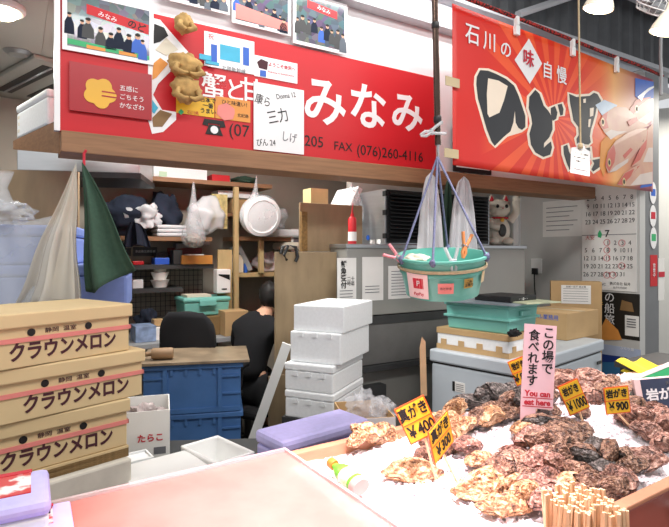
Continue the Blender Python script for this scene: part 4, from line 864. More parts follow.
# local: x right, y forward (away from camera); root at the pelvis
P = [(0,0,.0,(.13,.10)), (0,.02,.15,(.125,.09)), (.01,.07,.30,(.13,.095)), (.02,.13,.40,(.12,.085)), (.035,.185,.52,(.065,.06)), (.045,.225,.555,(.05,.05)), (.055,.265,.61,(.074,.085)), (.06,.28,.68,(.072,.085)), (.06,.28,.735,(.045,.05)),
     (-.14,.12,.40,.055), (-.2,.16,.30,.044), (-.19,.27,.22,.038), (-.12,.42,.235,.03), (-.10,.5,.235,.026),
     (.18,.13,.40,.055), (.25,.18,.30,.044), (.24,.30,.23,.038), (.17,.44,.24,.03), (.14,.52,.24,.026),
     (-.1,.06,-.03,.09), (-.13,.45,-.0,.07), (-.13,.46,-.25,.052), (-.13,.44,-.43,.04), (-.13,.56,-.46,.034),
     (.1,.06,-.03,.09), (.13,.45,-.0,.07), (.13,.46,-.25,.052), (.13,.44,-.43,.04), (.13,.56,-.46,.034)]
E_ = [(0,1),(1,2),(2,3),(3,4),(4,5),(5,6),(6,7),(7,8),(3,9),(9,10),(10,11),(11,12),(12,13),(3,14),(14,15),(15,16),(16,17),(17,18),(0,19),(19,20),(20,21),(21,22),(22,23),(0,24),(24,25),(25,26),(26,27),(27,28)]
skin_body('body', P, E_, skin, ps)
SH = [(0,0,.02,(.155,.125)), (0,.02,.15,(.155,.115)), (.01,.065,.30,(.165,.12)), (.02,.125,.40,(.15,.11)), (.038,.20,.535,(.085,.085)), (-.14,.12,.40,.082), (-.205,.165,.29,.07), (-.2,.21,.23,.062), (.18,.13,.41,.082), (.25,.19,.29,.07), (.25,.24,.23,.062)]
skin_body('shirt', SH, [(0,1),(1,2),(2,3),(3,4),(3,5),(5,6),(6,7),(3,8),(8,9),(9,10)], blackcloth, ps)
TR = [(0,.0,-.02,(.16,.13)), (-.1,.06,-.03,.105), (-.13,.45,-.0,.085), (-.13,.46,-.25,.068), (-.13,.44,-.40,.058), (.1,.06,-.03,.105), (.13,.45,-.0,.085), (.13,.46,-.25,.068), (.13,.44,-.40,.058)]
skin_body('trousers', TR, [(0,1),(1,2),(2,3),(3,4),(0,5),(5,6),(6,7),(7,8)], blackcloth, ps)
for s in (-1, 1): MB().blob((s*.13,.52,-.465), (.045,.12,.04), .05, 3, flat=.035).obj('shoe', black, ps, smooth=70)
hm = MB().blob((.05,.243,.655), (.092,.098,.12), .06, 14, 30, 20, 3)
hm.obj('hair', hair, ps, smooth=70)
for s in (-1, 1): MB().blob((.057+s*.086,.285,.64), (.012,.02,.03), 0, 1, 10, 8).obj('ear', skin, ps, smooth=70)
MB().blob((.062,.37,.63), (.014,.02,.018), 0, 1, 10, 8).obj('nose', skin, ps, smooth=70)
for s in (-1, 1): MB().blob((.062+s*.032,.353,.66), (.012,.008,.008), 0, 1, 8, 6).obj('eye', ink, ps, smooth=70)
MB().blob((.062,.347,.595), (.022,.01,.006), 0, 1, 10, 6).obj('mouth', redink, ps, smooth=70)
for s, bx_ in ((-1, -.10), (1, .14)):   # fingers resting on the desk work
    for k in range(4):
        x = bx_+(k-1.5)*.017
        MB().ring_tube([(x,.51,.24), (x,.55,.235), (x,.575+.006*(k in (1,2)),.222), (x,.585+.008*(k in (1,2)),.208)], [.009,.0085,.008,.006], 8).obj('finger', skin, ps, smooth=60)
    MB().ring_tube([(bx_-s*.022,.49,.236), (bx_-s*.042,.52,.232), (bx_-s*.045,.545,.222)], [.011,.009,.007], 8).obj('thumb', skin, ps, smooth=60)
def office_chair(label, loc, rz, back, z0=.40):
    T = thing('office_chair', label, 'chair', loc, rz, 'office chairs')
    MB().bx(-.22, .22, -.22, .22, z0-.07, z0-.01).obj('seat', blackcloth, T, bevel=.025)
    MB().ring_tube([(0,0,.09), (0,0,z0-.07)], .028, 12).obj('column', darkgrey, T, smooth=60)
    for k in range(5):
        a = k*1.2566; MB().ring_tube([(0,0,.09), (.26*math.cos(a), .26*math.sin(a), .06)], [.025,.016], 8).obj('foot_spoke', darkgrey, T, smooth=60)
        MB().lathe([(.0,-.012),(.026,-.012),(.028,0),(.026,.012),(0,.012)], 12, M=Matrix.Rotation(R(90), 4, 'X'), c=(.26*math.cos(a), .26*math.sin(a), .028)).obj('caster', black, T, smooth=40)
    if back:
        MB().grid(lambda u, v: ((u-.5)*(.44-.05*v)*(1-max(0, (v-.7)/.3)**3*.35), -.2-.04*v-.05*(1-(2*u-1)**2)*.6, z0+.02+v*.58), 12, 14).obj('backrest', blackcloth, T, thick=.06, smooth=70, bevel=0)
    for s in (-1, 1):
        MB().ring_tube([(s*.24,.05,z0-.04), (s*.27,.05,z0+.1), (s*.27,.05,z0+.18)], .014, 8).obj('arm_post', darkgrey, T, smooth=60); MB().bx(s*.27-.03, s*.27+.03, -.1, .14, z0+.18, z0+.205).obj('armrest', black if back else steel, T, bevel=.012)
    return T
office_chair('empty black office chair with tall backrest at the desk behind the blue bin', Vector((W(203, 350, 3.72).x, 3.72, 0)), R(-14), True, .5)
oc = office_chair('black office chair without visible backrest under the seated person', Vector((hp.x, hp.y+.04, 0)), R(-25), False, .37)

# ================================================================= BLUE BIN STACK with wooden lid and mallet
c1_ = W(143, 364, 3.0); rzb = R(12)
def BB(x, y, z): return Vector((c1_.x, c1_.y, 0))+Vector((math.cos(rzb)*x-math.sin(rzb)*y, math.sin(rzb)*x+math.cos(rzb)*y, z))
Lb, Db = .55, .38
for i, z0 in enumerate((.26, .565)):
    T = thing('blue_crate', ('blue ribbed crate under the lidded one', 'blue ribbed crate with a wooden lid, topmost of the pair')[i], 'crate', BB(0, 0, z0), rzb, 'stacked blue crates')
    h = .3 if i == 0 else .285
    MB().open_box(0, Lb, 0, Db, 0, h, .012).obj('shell', bluebin, T, bevel=.004)
    for x in (.12, .43): MB().bx(x-.012, x+.012, -.014, 0, 0, h).obj('rib', bluebin, T)
    MB().bx(-.014, Lb+.014, -.016, Db+.014, h-.03, h-.001).obj('rim', bluebin, T, bevel=.004)
    MB().bx(0, Lb, -.012, 0, 0, .025).obj('base_rim', bluebin, T)
    for k in range(4): MB().bx(.15+k*.08, .165+k*.08, -.012, 0, h-.065, h-.031).obj('rib', bluebin, T)
    for z_ in (.1, .2): MB().bx(0, .108, -.012, 0, z_, z_+.01).obj('rib', bluebin, T); MB().bx(.442, Lb, -.012, 0, z_, z_+.01).obj('rib', bluebin, T)
solo(MB().bx(.02, Lb-.2, .02, Db-.02, 0, .259), 'plastic_crate', black, 'dark plinth crate beneath the blue crates', 'crate', BB(0,0,0), rzb)
T = solo(MB().bx(-.03, Lb+.05, -.04, Db+.04, 0, .018), 'wooden_board', mat('lid_wood', '#a08c74', .35, var=.45, scale=7), 'worn wooden board lying on the blue crate as a lid', 'board', BB(0,0,.852), rzb, bevel=.003)
T = thing('mallet', 'wooden mallet lying on the board above the blue crate', 'mallet', BB(.1, .06, .871+.034), rzb)
MB().lathe([(.03,-.06), (.034,-.05), (.034,.05), (.03,.06)], 16, M=Matrix.Rotation(R(90), 4, 'Y')).obj('mallet_head', mat('mallet_wood', '#9b7c5c', .6), T, smooth=40); MB().ring_tube([(-.05,0,0), (-.18,.02,-.01), (-.24,.03,-.016)], .013, 10).obj('handle', mat('mallet_wood', '#9b7c5c', .6), T, smooth=60)

# ================================================================= LEFT: brown panel, hood, blue boxes, cloths
solo(MB().bx(-1.2, .0, 0, .03, 0, 1.0).bx(-1.2, 0, 0, .03, 1.0, 1.96), 'wood_panel', ply, 'brown wooden panel standing behind the blue boxes', 'panel', Vector((W(78, 250, 3.0).x, 3.0, 0)), R(10))
T = thing('steel_hood', 'stainless steel hood hanging behind the header above the wooden panel', 'hood', W(17, 176, 3.15)+Vector((0,0,.0)), R(10))
MB().bx(0, .7, 0, .5, .035, .19).obj('canopy', steel, T, bevel=.004); MB().bx(-.01, .71, -.01, .51, 0, .034).obj('rim', black, T); MB().bx(.3, .32, .2, .3, .19, .7).obj('duct', steel, T)
rl = R(18)
c2 = W(127, 306, 2.35)
for i, (lb, z0, h) in enumerate((('blue foam box, lower of the pair wrapped in plastic', 1.245, .2), ('blue foam box, topmost of the pair wrapped in plastic', 1.446, .17))):
    T = thing('foam_box', lb, 'foam box', Vector((c2.x, c2.y, z0)), rl, 'blue foam boxes')
    wd = .75
    MB().bx(-wd, -.22 if i else 0, 0, .4, 0, h-.05).obj('body', bluefoam, T, bevel=.012); MB().bx(-wd-.005, (-.22 if i else 0)+.004, -.005, .405, h-.049, h).obj('lid', bluefoam, T, bevel=.012)
solo(MB().bx(-.8, -.2, .0, .44, 0, 1.243), 'storage_cabinet', ply, 'plain wooden cabinet under the wrapped blue boxes', 'cabinet', Vector((c2.x, c2.y, 0)), rl)
def wrap(u, v):
    x = -.76+u*.56; k = math.sin(u*17)*.006+math.sin(u*31+v*6)*.004; return (x, -.034-.01*math.sin(v*5+u*3)+k, .0+v*.40+.02*math.sin(u*8))
T = thing('plastic_bag', 'clear plastic bag with a knotted top wrapped over the blue boxes', 'plastic bag', Vector((c2.x, c2.y, 1.245)), rl)
MB().grid(wrap, 40, 16).obj('film', bagmat, T, smooth=80, thick=.001)
MB().blob((-.47,.0,.42), (.1,.1,.05), .3, 10, 26, 14, 5).obj('folds', bagmat, T, smooth=70)
MB().lathe([(.06,.0), (.035,.05), (.02,.09), (.035,.13), (.045,.16)], 16, c=(-.5,.05,.44), cap=False).obj('knotted_top', bagmat, T, smooth=70)
# hanging cloths
ap = W(84, 163, 2.22)
T = thing('green_cloth', 'dark green cloth hanging in a triangle from the header hook', 'cloth', ap, 0)
def gfn(u, v):
    k = v**.9; xl, xr = .0, (140-84)/F*2.22
    x = xl+(xr-xl)*u; bottom = -(292-163)/F*2.22+((292-268)/F*2.22)*(u**1.6)
    return (x*k+.01*k*math.sin(v*6), .05*k*math.sin(u*9+1)-.02, bottom*v-.012*math.sin(u*7)*k)
MB().grid(gfn, 30, 24).obj('cloth', green, T, smooth=80, thick=.003); MB().ring_tube([(0,0,-.01), (0,0,.04), (.01,0,.055)], .006, 8).obj('hook', redink, T)
T = thing('clear_sheet', 'translucent plastic sheet hanging beside the green cloth', 'plastic sheet', ap+Vector((-.004,-.04,-.01)), 0)
def cfn(u, v):
    k = v; xl, xr = (20-83)/F*2.2, (88-83)/F*2.2
    z_ = -(305-163)/F*2.2+.02*math.sin(u*6)
    return ((xl+(xr-xl)*u)*k+.012*math.sin(v*9)*k, .045*k*math.sin(u*10)+.02*math.sin(u*23)*k-.02, z_*v)
MB().grid(cfn, 36, 24).obj('sheet', clear, T, smooth=80, thick=.0015)
MB().grid(lambda u, v: (((60-83)+(88-60)*u)/F*2.2*(.35+.65*v), -.05+.02*math.sin(u*5), -.26-.3*v), 14, 12).obj('inner_fold', clear, T, smooth=80)

# ================================================================= MELON BOXES
def melon(label, px, py, Y, z0, yaw, small, H=.165, L=.52, D=.33):
    c = W(px, py, Y); u = R(90-yaw)
    T = thing('melon_box', label, 'cardboard box', Vector((c.x, c.y, z0)), u, 'melon boxes')
    MB().bx(-L, 0, 0, D, 0, H-.03).obj('box_body', cardpale, T, bevel=.003)
    MB().bx(-L-.006, .008, -.012, D+.008, H-.045, H).obj('lid', cardpale, T, bevel=.005)
    for x in (-.15, -.33): MB().lathe([(0,0),(.012,0),(.012,.001),(0,.001)], 16, M=Matrix.Rotation(R(90), 4, 'X'), c=(x,-.0005,H-.062)).obj('hand_hole', ink, T)
    text(T, small, -.24, H-.062, .017, brownink, y=-.001, sx=1.3)
    text(T, 'クラウンメロン', -.222, .044, .06, brownink, y=-.001, off=.002, sx=.82)
    MB().bx(-L, .004, -.0045, -.001, .076, .09).bx(.0005, .005, -.0045, D, .076, .09).obj('strap', pinktape, T)
    return T
melon('melon carton, topmost of the three-carton stack', 129, 349, 1.87, 1.152, 36, '静岡  温室')
melon('melon carton in the middle of the stack with its strap end loose', 142, 398, 1.9, .985, 40, '静岡  温室')
melon('melon carton at the bottom of the stack on flattened cardboard', 127, 436, 1.86, .818, 43, '静岡  温室')
cc = W(130, 440, 1.87)
for k in range(5):
    o = solo(MB().bx(-.56, 0, 0, .38, 0, .0072), 'cardboard_sheet', carddark if k < 4 else cardpale, ('flattened cardboard sheet lowest under the melon cartons', 'flattened cardboard sheet second from bottom under the melon cartons', 'flattened cardboard sheet in the middle of the pile under the melon cartons', 'flattened cardboard sheet second from top under the melon cartons', 'pale flattened cardboard sheet directly under the lowest melon carton')[k], 'cardboard', Vector((cc.x, cc.y-.012, .779+.0075*k)), R(90-43)+.01*(k % 2), 'flattened cardboard sheets')
fb = foam_box('old greyish foam box carrying the melon cartons', Vector((W(132, 490, 1.84).x, 1.84, .56)), R(90-43), .6, .42, .218, False, foamgrey, group=None, notch=False)
solo(MB().bx(-.6, .0, .0, .2, 0, .559), 'storage_stand', ply, 'plain wooden stand under the greyish foam box', 'stand', Vector((W(132, 490, 1.84).x, 1.84, 0)), R(90-43))
# tarako carton
tc_ = Wz(168, 456, .62)
T = thing('carton', 'open white carton printed with red kana beside the melon cartons', 'carton', Vector((W(129, 440, 2.2).x, 2.2, .62)), R(18))
wT = (168-129)/F*2.2
MB().open_box(-.12, wT, 0, .26, 0, .205, .005).obj('box', paper, T)
text(T, 'たらこ', wT*.52, .09, .036, redink, y=-.002, off=.001); MB().bx(wT*.6, wT*.9, -.0015, -.0005, .02, .05).obj('printed_frame', greyink, T)
solo(MB().blob((0,0,0), (.09,.08,.06), .35, 9, 22, 12, 6), 'plastic_bag', mat('bag_printed', '#c9b8b6', .4, var=.5, scale=30), 'crumpled printed bags inside the white red-lettered carton', 'plastic bag', Vector((W(140, 410, 2.3).x, 2.33, .76)), 0, smooth=70)
solo(MB().bx(-.02, .62, -.4, .3, 0, .60), 'work_table', darkgrey, 'low dark work table under the white tubs', 'table', Vector((W(129, 440, 2.2).x-.02, 2.2, 0)), R(4))
# white tubs
def ptl(px, py, z): q = Wz(px, py, z); return (q.x, q.y)
T = thing('white_tub', 'open white foam tub between the blue crate and the lilac box', 'tub', Vector((-.44, 1.95, .601)), R(45))
MB().open_box(0, .18, 0, .27, 0, .11, .016, taper=.012).obj('tub', white, T, bevel=.006)
T = thing('foam_tub', 'flat white foam tub with a closed lid in front of the open tub', 'tub', Vector((-.68, 1.79, .601)), R(40))
MB().bx(.0, .27, 0, .2, 0, .075).obj('tub', white, T, bevel=.006); MB().bx(-.006, .276, -.006, .206, .076, .1).obj('lid', white, T, bevel=.006)
T = thing('tray_stack', 'pile of white foam trays below the red-lettered carton', 'tray', Vector((W(140, 470, 2.05).x, 2.03, .601)), R(36))
for k in range(6): MB().open_box(-.08, .06, 0, .1, k*.016, k*.016+.014, .006).obj('foam_tray', foam, T)
# lilac box
lb = Wz(283, 442, .79)
T = thing('lilac_box', 'lilac foam box with lid behind the counter rim', 'foam box', Vector((lb.x, lb.y, .64)), R(40))
MB().bx(0, .44, 0, .19, 0, .095).obj('body', lilac, T, bevel=.012); MB().bx(-.006, .446, -.006, .196, .096, .15).obj('lid', lilac, T, bevel=.018)
solo(MB().bx(.15, .42, .02, .17, 0, .639), 'storage_stand', darkgrey, 'dark stand beneath the lilac foam box', 'stand', Vector((lb.x-.005, lb.y, 0)), R(40))

# ================================================================= COUNTER
ct_ = thing('display_counter', 'wooden fish display counter with a sloping iced tray', 'counter', CF.O, CF.rz)
A0, A1, B0, B1 = -1.15, 2.7, -.62, .0
MB().bx(A0, A1, B1, B1+.028, .78, .95).obj('back_rim', counterwood, ct_, bevel=.003)
MB().bx(A0, A1, B0-.025, B0, .78, .935).obj('front_rim', counterred, ct_, bevel=.003); MB().bx(A0, A1, B0-.028, B0+.003, .936, .947).obj('front_trim', counterwood, ct_, bevel=.003)
MB().bx(A0-.02, A0, B0, B1, .78, .95).obj('end_rim', counterwood, ct_); MB().bx(A0, A1, B0, B1, .78, .80).obj('tray_floor', steel, ct_)
MB().bx(A0+.05, A1-.05, B0+.05, B1-.03, 0, .779).obj('base_cabinet', counterred, ct_)
MB().bx(-.3, A1, B0-.32, B0-.026, .76, .79).obj('front_ledge', counterred, ct_, bevel=.004); MB().bx(-.3, A1, B0-.3, B0-.1, 0, .759).obj('ledge_cabinet', counterred, ct_)
MB().bx(.70, .725, B0-.034, B0-.026, .79, .955).obj('strap_bracket', black, ct_, label='black metal strap')
T = thing('tap_knob', 'silver knob on the black strap at the counter front', 'knob', CF.pt(.715, B0-.05, .875), CF.rz); MB().lathe([(.008,-.02),(.012,-.018),(.012,.0),(.02,.002),(.022,.012),(.012,.018),(0,.018)], 14).obj('knob', steel, T, smooth=40)
for a in (0, 2.1, 4.2): MB().ring_tube([(0,0,.008),(.03*math.cos(a),.03*math.sin(a),.008)], [.006,.008], 8).obj('wing', steel, T)
def ss(a, b, x): t = max(0, min(1, (x-a)/(b-a))); return t*t*(3-2*t)
def H(a, b):   # ice surface height above the floor in counter coordinates
    h = .905+.01*math.sin(a*7)*math.sin(b*9)
    hill = ss(.32, 1.0, a-.25*b)*(ss(B0-.02, -.36, b))*(1-.35*ss(-.12, .0, b))
    h += .085*hill*(1-.75*ss(1.35, 1.9, a))
    h += .012*ss(-.2, 0, b)
    h += .012*noise.noise(Vector((a*9, b*9, 3)))+.006*noise.noise(Vector((a*25, b*25, 1)))
    return h
icem = mat('crushed_ice', '#f6f1f4', .25, var=.05, scale=120, bump=.6, sss=.15, bscale=140)
icebit = mat('ice_bits', '#fbf7f9', .12, var=.04, sss=.1)
na, nb = 230, 55
V = []; Fc = []
for i in range(na+1):
    for j in range(nb+1):
        a = A0+.02+(A1-A0-.04)*i/na; b = B0+(B1-B0)*j/nb; V.append((a, b, H(a, b)+.004*noise.noise(Vector((a*90, b*90, 0)))))
Fc = [(i*(nb+1)+j, (i+1)*(nb+1)+j, (i+1)*(nb+1)+j+1, i*(nb+1)+j+1) for i in range(na) for j in range(nb)]
o = MB().add(V, Fc).obj('crushed_ice', icem, None, smooth=50); o.location = CF.O; o.rotation_euler = (0, 0, CF.rz)
tag(o, 'bed of crushed ice filling the counter tray', 'ice', None, 'stuff')
mb = MB(); rnd = random.Random(3)
for k in range(5200):
    a = rnd.uniform(-.05, 2.3); b = rnd.uniform(B0+.01, B1-.01); s = rnd.uniform(.003, .0075)
    c = Vector((a, b, H(a, b)+s*.3)); Mx = Matrix.Rotation(rnd.uniform(0, 6), 3, Vector((rnd.uniform(-1,1), rnd.uniform(-1,1), rnd.uniform(-1,1))).normalized())
    vv = [Vector(q) for q in ((1,1,1), (-1,1,-.8), (1,-1,-.8), (-1,-1,1), (.2,1.1,-1))]
    mb.add([c+Mx @ (q*s) for q in vv], [(0,1,3), (0,3,2), (0,2,4), (0,4,1), (1,4,2), (1,2,3)])
me = bpy.data.meshes.new('ice_chips'); me.from_pydata([tuple(p) for p in mb.v], [], mb.f); me.materials.append(icebit)
o = bpy.data.objects.new('ice_chips', me); COL.objects.link(o); o.location = CF.O; o.rotation_euler = (0, 0, CF.rz); tag(o, 'loose ice chips scattered over the ice bed', 'ice', None, 'stuff')
def surf(px, py, extra=0):
    """where the view ray through a pixel meets the ice surface"""
    d = Vector(((px-CX)/F, 1, (HZ-py)/F)); C = Vector((0, 0, CZ)); t = .8
    while t < 4:
        P_ = C+d*t; r = P_-CF.O; a = r.dot(CF.u); b = r.dot(CF.n)
        if P_.z <= H(a, max(B0, min(B1, b)))+extra: return P_, a, b
        t += .004
    return P_, a, b
# translucent cover over the near end of the tray
cv = thing('tray_cover', 'pinkish translucent plastic cover over the end of the iced tray', 'cover', CF.pt(0, 0, .951), CF.rz)
MB().bx(-1.1, .0, B0-.02, .025, 0, .004).obj('sheet', pinkplate, cv)
MB().bx(-1.1, .0, .018, .028, .004, .012).bx(-.008, .0, B0-.02, .018, .004, .012).obj('raised_edge', mat('cover_edge', '#f7e6e4', .15, alpha=.4), cv)
# red printed seafood boxes at the near left
def seafood(label, px, py, z0, yaw, w, d, h):
    c = Wz(px, py, z0+h); T = thing('seafood_pack', label, 'package', Vector((c.x, c.y, z0)), R(yaw), 'printed seafood packs')
    MB().bx(-w, 0, 0, d, 0, h*.55).obj('tray', paper, T, bevel=.006); ld_ = MB().bx(-w-.004, .004, -.004, d+.004, h*.55, h).obj('lid', lilac, T, bevel=.012)
    prm = mat('pack_print', '#f4ecea', .35, scale=16, col2='#cc1f26', lo=.5, hi=.56)
    MB().bx(-w, -.03, d*.28, d, h, h+.002).obj('printed_sleeve', prm, ld_); MB().bx(-w, -.028, d*.9, d, h+.0018, h+.003).obj('sleeve_edge', redink, ld_)
    return T
seafood('lilac lidded pack with a red and white seafood print beside the foam box', 49, 499, .956, 30, .3, .17, .07)
T = seafood('red printed seafood pack at the bottom edge of the photo on the cover', 72, 527, .956, 30, .22, .12, .02)
text(T, '越前', -.07, .09, .04, ink, y=-.023, top=True, off=.001)

# bottle
bp_ = W(361, 487, 1.257); ax = Vector((-.072, .105, .016)).normalized()
Q = ax.to_track_quat('Z', 'Y')
T = thing('juice_bottle', 'small green bottle with an orange cap lying on the ice', 'bottle', bp_, 0); T.scale = (.85,)*3; T.rotation_mode = 'QUATERNION'; T.rotation_quaternion = Q
MB().lathe([(.0,0), (.026,.0), (.03,.006), (.03,.085), (.026,.1), (.013,.122), (.012,.13), (0,.13)], 24, sx=1, sy=.8).obj('bottle_body', mat('bottle_green', '#69b83e', .2, var=.05, coat=.3), T, smooth=40)
MB().lathe([(.0305,.03), (.031,.03), (.031,.072), (.0305,.072)], 24, sx=1, sy=.81, cap=False).obj('label', mat('label_cream', '#f3efe0', .5, scale=40, col2='#e8d090'), T, smooth=60)
MB().lathe([(.0,-.002), (.028,-.002), (.0312,.004), (.0312,.018), (.0305,.019)], 24, sx=1, sy=.82, cap=False).obj('base_band', mat('base_pink', '#e2a49a', .4), T, smooth=60)
MB().lathe([(.0,.13), (.0155,.13), (.0165,.133), (.0165,.154), (.014,.157), (0,.157)], 20).obj('cap', mat('cap_orange', '#e8883a', .4), T, smooth=40)

# ---------------------------------------------------------------- OYSTERS
def oyster_mesh(seed, lower):
    rnd = random.Random(seed); V = []; Fc = []; LAY = []; nr, nt = 26, 48; L_ = .5; off = Vector((seed*3.7, seed*1.3, 0))
    wd = rnd.uniform(.27, .34)
    for i in range(nr+1):
        r = i/nr
        for k in range(nt):
            t = 2*math.pi*k/nt
            cx, sy = math.cos(t), math.sin(t)
            Rr = 1+.15*noise.noise(Vector((cx*1.6, sy*1.6, 0))+off)+(.08*noise.noise(Vector((cx*5, sy*5, 2))+off)+.05*noise.noise(Vector((cx*13, sy*13, 2))+off))*r
            taper = 1-.45*max(0, -cx)**1.2
            x = L_*r*cx*Rr-.04; y = wd*r*sy*Rr*taper
            lay = r*5.5+1.0*noise.noise(Vector((x*4, y*4, 1))+off)+.35*noise.noise(Vector((x*14, y*14, 1))+off); fr_ = lay-math.floor(lay)
            step = (math.floor(lay)+max(0, (fr_-.75)*4))/6
            if lower: zz = -.15*(1-r**2.2)**.8-.03*fr_
            else: zz = .23*(1-.55*min(1, step)-.45*r**2.5)-.05+.035*(1-fr_)*(r > .1)
            zz += .022*noise.noise(Vector((x*7, y*7, 4))+off)*(.5+r)+.09*r*r*noise.noise(Vector((cx*2.2, sy*2.2, 7))+off)
            if lower: zz -= .012
            if r > .97: zz = min(zz, .0+.09*noise.noise(Vector((cx*2.2, sy*2.2, 7))+off)) if not lower else zz
            V.append((x, y, zz)); LAY.append(fr_)
    for i in range(nr):
        for k in range(nt): q = (k+1) % nt; Fc.append((i*nt+k, (i+1)*nt+k, (i+1)*nt+q, i*nt+q))
    me = bpy.data.meshes.new('lower_shell' if lower else 'upper_shell'); me.from_pydata(V, [], Fc); at = me.attributes.new('layer', 'FLOAT', 'POINT'); at.data.foreach_set('value', LAY)
    me.polygons.foreach_set('use_smooth', [True]*len(me.polygons)); me.set_sharp_from_angle(angle=R(50)); return me
def shellmat(name, c_light, c_mid, c_dark):
    m = bpy.data.materials.new(name); m.use_nodes = True; N = m.node_tree.nodes; L = m.node_tree.links; b = N['Principled BSDF']
    tc = N.new('ShaderNodeTexCoord'); oi = N.new('ShaderNodeObjectInfo'); ad = N.new('ShaderNodeVectorMath'); ad.operation = 'ADD'
    mu = N.new('ShaderNodeVectorMath'); mu.operation = 'SCALE'; L.new(tc.outputs['Object'], ad.inputs[0]); 
    cb = N.new('ShaderNodeCombineXYZ'); ml = N.new('ShaderNodeMath'); ml.operation = 'MULTIPLY'; ml.inputs[1].default_value = 40; L.new(oi.outputs['Random'], ml.inputs[0]); L.new(ml.outputs[0], cb.inputs[2]); L.new(cb.outputs[0], ad.inputs[1])
    nz = N.new('ShaderNodeTexNoise'); nz.inputs['Scale'].default_value = 5.5; nz.inputs['Detail'].default_value = 5; nz.inputs['Roughness'].default_value = .55; nz.inputs['Distortion'].default_value = 1.2; L.new(ad.outputs[0], nz.inputs['Vector'])
    cr = N.new('ShaderNodeValToRGB'); L.new(nz.outputs[0], cr.inputs[0]); E = cr.color_ramp.elements
    E[0].position = .34; E[0].color = (*lin(c_dark), 1); E[1].position = .66; E[1].color = (*lin(c_light), 1); q = E.new(.5); q.color = (*lin(c_mid), 1)
    at = N.new('ShaderNodeAttribute'); at.attribute_name = 'layer'; r2 = N.new('ShaderNodeValToRGB'); L.new(at.outputs['Fac'], r2.inputs[0])
    r2.color_ramp.elements[0].position = 0; r2.color_ramp.elements[0].color = (.75,)*3+(1,); r2.color_ramp.elements[1].position = .3; r2.color_ramp.elements[1].color = (0, 0, 0, 1)
    mx = N.new('ShaderNodeMix'); mx.data_type = 'RGBA'; L.new(r2.outputs[0], mx.inputs[0]); L.new(cr.outputs[0], mx.inputs[6]); mx.inputs[7].default_value = (*lin(c_light), 1)
    L.new(mx.outputs[2], b.inputs['Base Color']); b.inputs['Roughness'].default_value = .38; b.inputs['Specular IOR Level'].default_value = .6
    n2 = N.new('ShaderNodeTexNoise'); n2.inputs['Scale'].default_value = 13; n2.inputs['Detail'].default_value = 4; L.new(ad.outputs[0], n2.inputs['Vector'])
    bp = N.new('ShaderNodeBump'); bp.inputs['Strength'].default_value = .6; bp.inputs['Distance'].default_value = .04; L.new(n2.outputs[0], bp.inputs['Height']); L.new(bp.outputs[0], b.inputs['Normal'])
    return m
SM = {'c': shellmat('shell_cream', '#f0d2a8', '#bd8a5c', '#553323'), 'b': shellmat('shell_brown', '#c4a084', '#7c5a48', '#2e1f1a'), 'p': shellmat('shell_pink', '#dab09c', '#916656', '#3a2621'), 'd': shellmat('shell_dark', '#98908a', '#4a4540', '#181616')}
variants = {}
for k in SM:
    variants[k] = []
    for s in range(4):
        a = oyster_mesh(s*11+ord(k), False); b = oyster_mesh(s*11+ord(k), True); a.materials.append(SM[k]); b.materials.append(SM['d' if k in 'bd' else k]); variants[k].append((a, b))
OY = [] # px, py, len px, colour, cluster or own label
def O_(s, cl):
    for q in s.split(';'):
        q = q.split(); OY.append((float(q[0]), float(q[1]), float(q[2]), q[3], cl))
O_('487 489 56 c', '@large cream oyster lying alone at the front edge of the oyster heap')
O_('415 473 46 c', '@tan oyster lying alone on the ice below the yellow ¥400 card')
O_('479 461 28 c', '@small square tan oyster beside the foot of the second price stick')
O_('472 404 32 d', '@blue-black oyster at the rear corner of the heap by the counter rim')
O_('490 418 38 c', '@pale tan oyster in front of the dark ones, between card and pink sign')
O_('512 464 44 b', '@oyster with a dark open edge above the large cream one')
O_('504 508 44 c', '@layered oyster tucked under the large cream one')
O_('567 486 40 c', '@pale orange oyster just behind the chopstick bundle')
O_('601 471 36 d', '@smooth grey oyster in the middle of the brown heap above the chopsticks')
O_('622 486 46 p', '@oyster showing a black underside above the tray front corner')
O_('641 461 44 p', '@lone pinkish oyster on ice by the black strap')
O_('590 381 42 p', '@big rough oyster crowning the rear heap between the two price cards')
O_('524 431 34 c', '@light tan oyster at the foot of the pink sign')
O_('368 441 30 c;380 436 26 c;358 447 22 c;392 433 22 c', 'tan oyster half sunk in ice beside the lilac box')
O_('426 455 30 b;438 450 30 b;452 442 38 c;447 424 30 c;460 432 28 c;465 449 26 p;456 415 22 c;432 436 24 b', 'tan oyster clustered behind the two yellow price cards')
O_('486 402 28 d;500 398 32 d;514 402 32 b;497 411 28 b;476 422 28 b;510 390 26 d;508 414 26 b;522 404 24 d', 'dark oyster piled on the rear rim beside the pink sign')
O_('568 377 30 p;556 389 26 p;605 394 34 b;625 404 36 b;588 398 34 p;572 399 28 b;580 414 26 b;636 412 26 b;612 386 24 b;626 392 22 b;548 400 26 b', 'rough oyster in the rear heap around the ¥1000 and ¥900 cards')
O_('640 424 38 p;661 423 38 p;662 444 32 p;650 435 30 p;668 432 30 p;655 412 26 p', 'pink grey oyster heaped in front of the dark fish sign')
O_('540 427 34 b;556 424 30 b;545 412 26 b;566 436 36 b;580 441 34 b;555 447 40 b;572 455 38 b;594 450 34 d;585 464 34 b;560 465 34 b;543 452 32 b;530 446 32 p;537 466 32 p;610 461 30 b;527 419 24 b;552 437 30 b;583 428 28 b', 'brown oyster in the middle heap between the pink sign and the chopsticks')
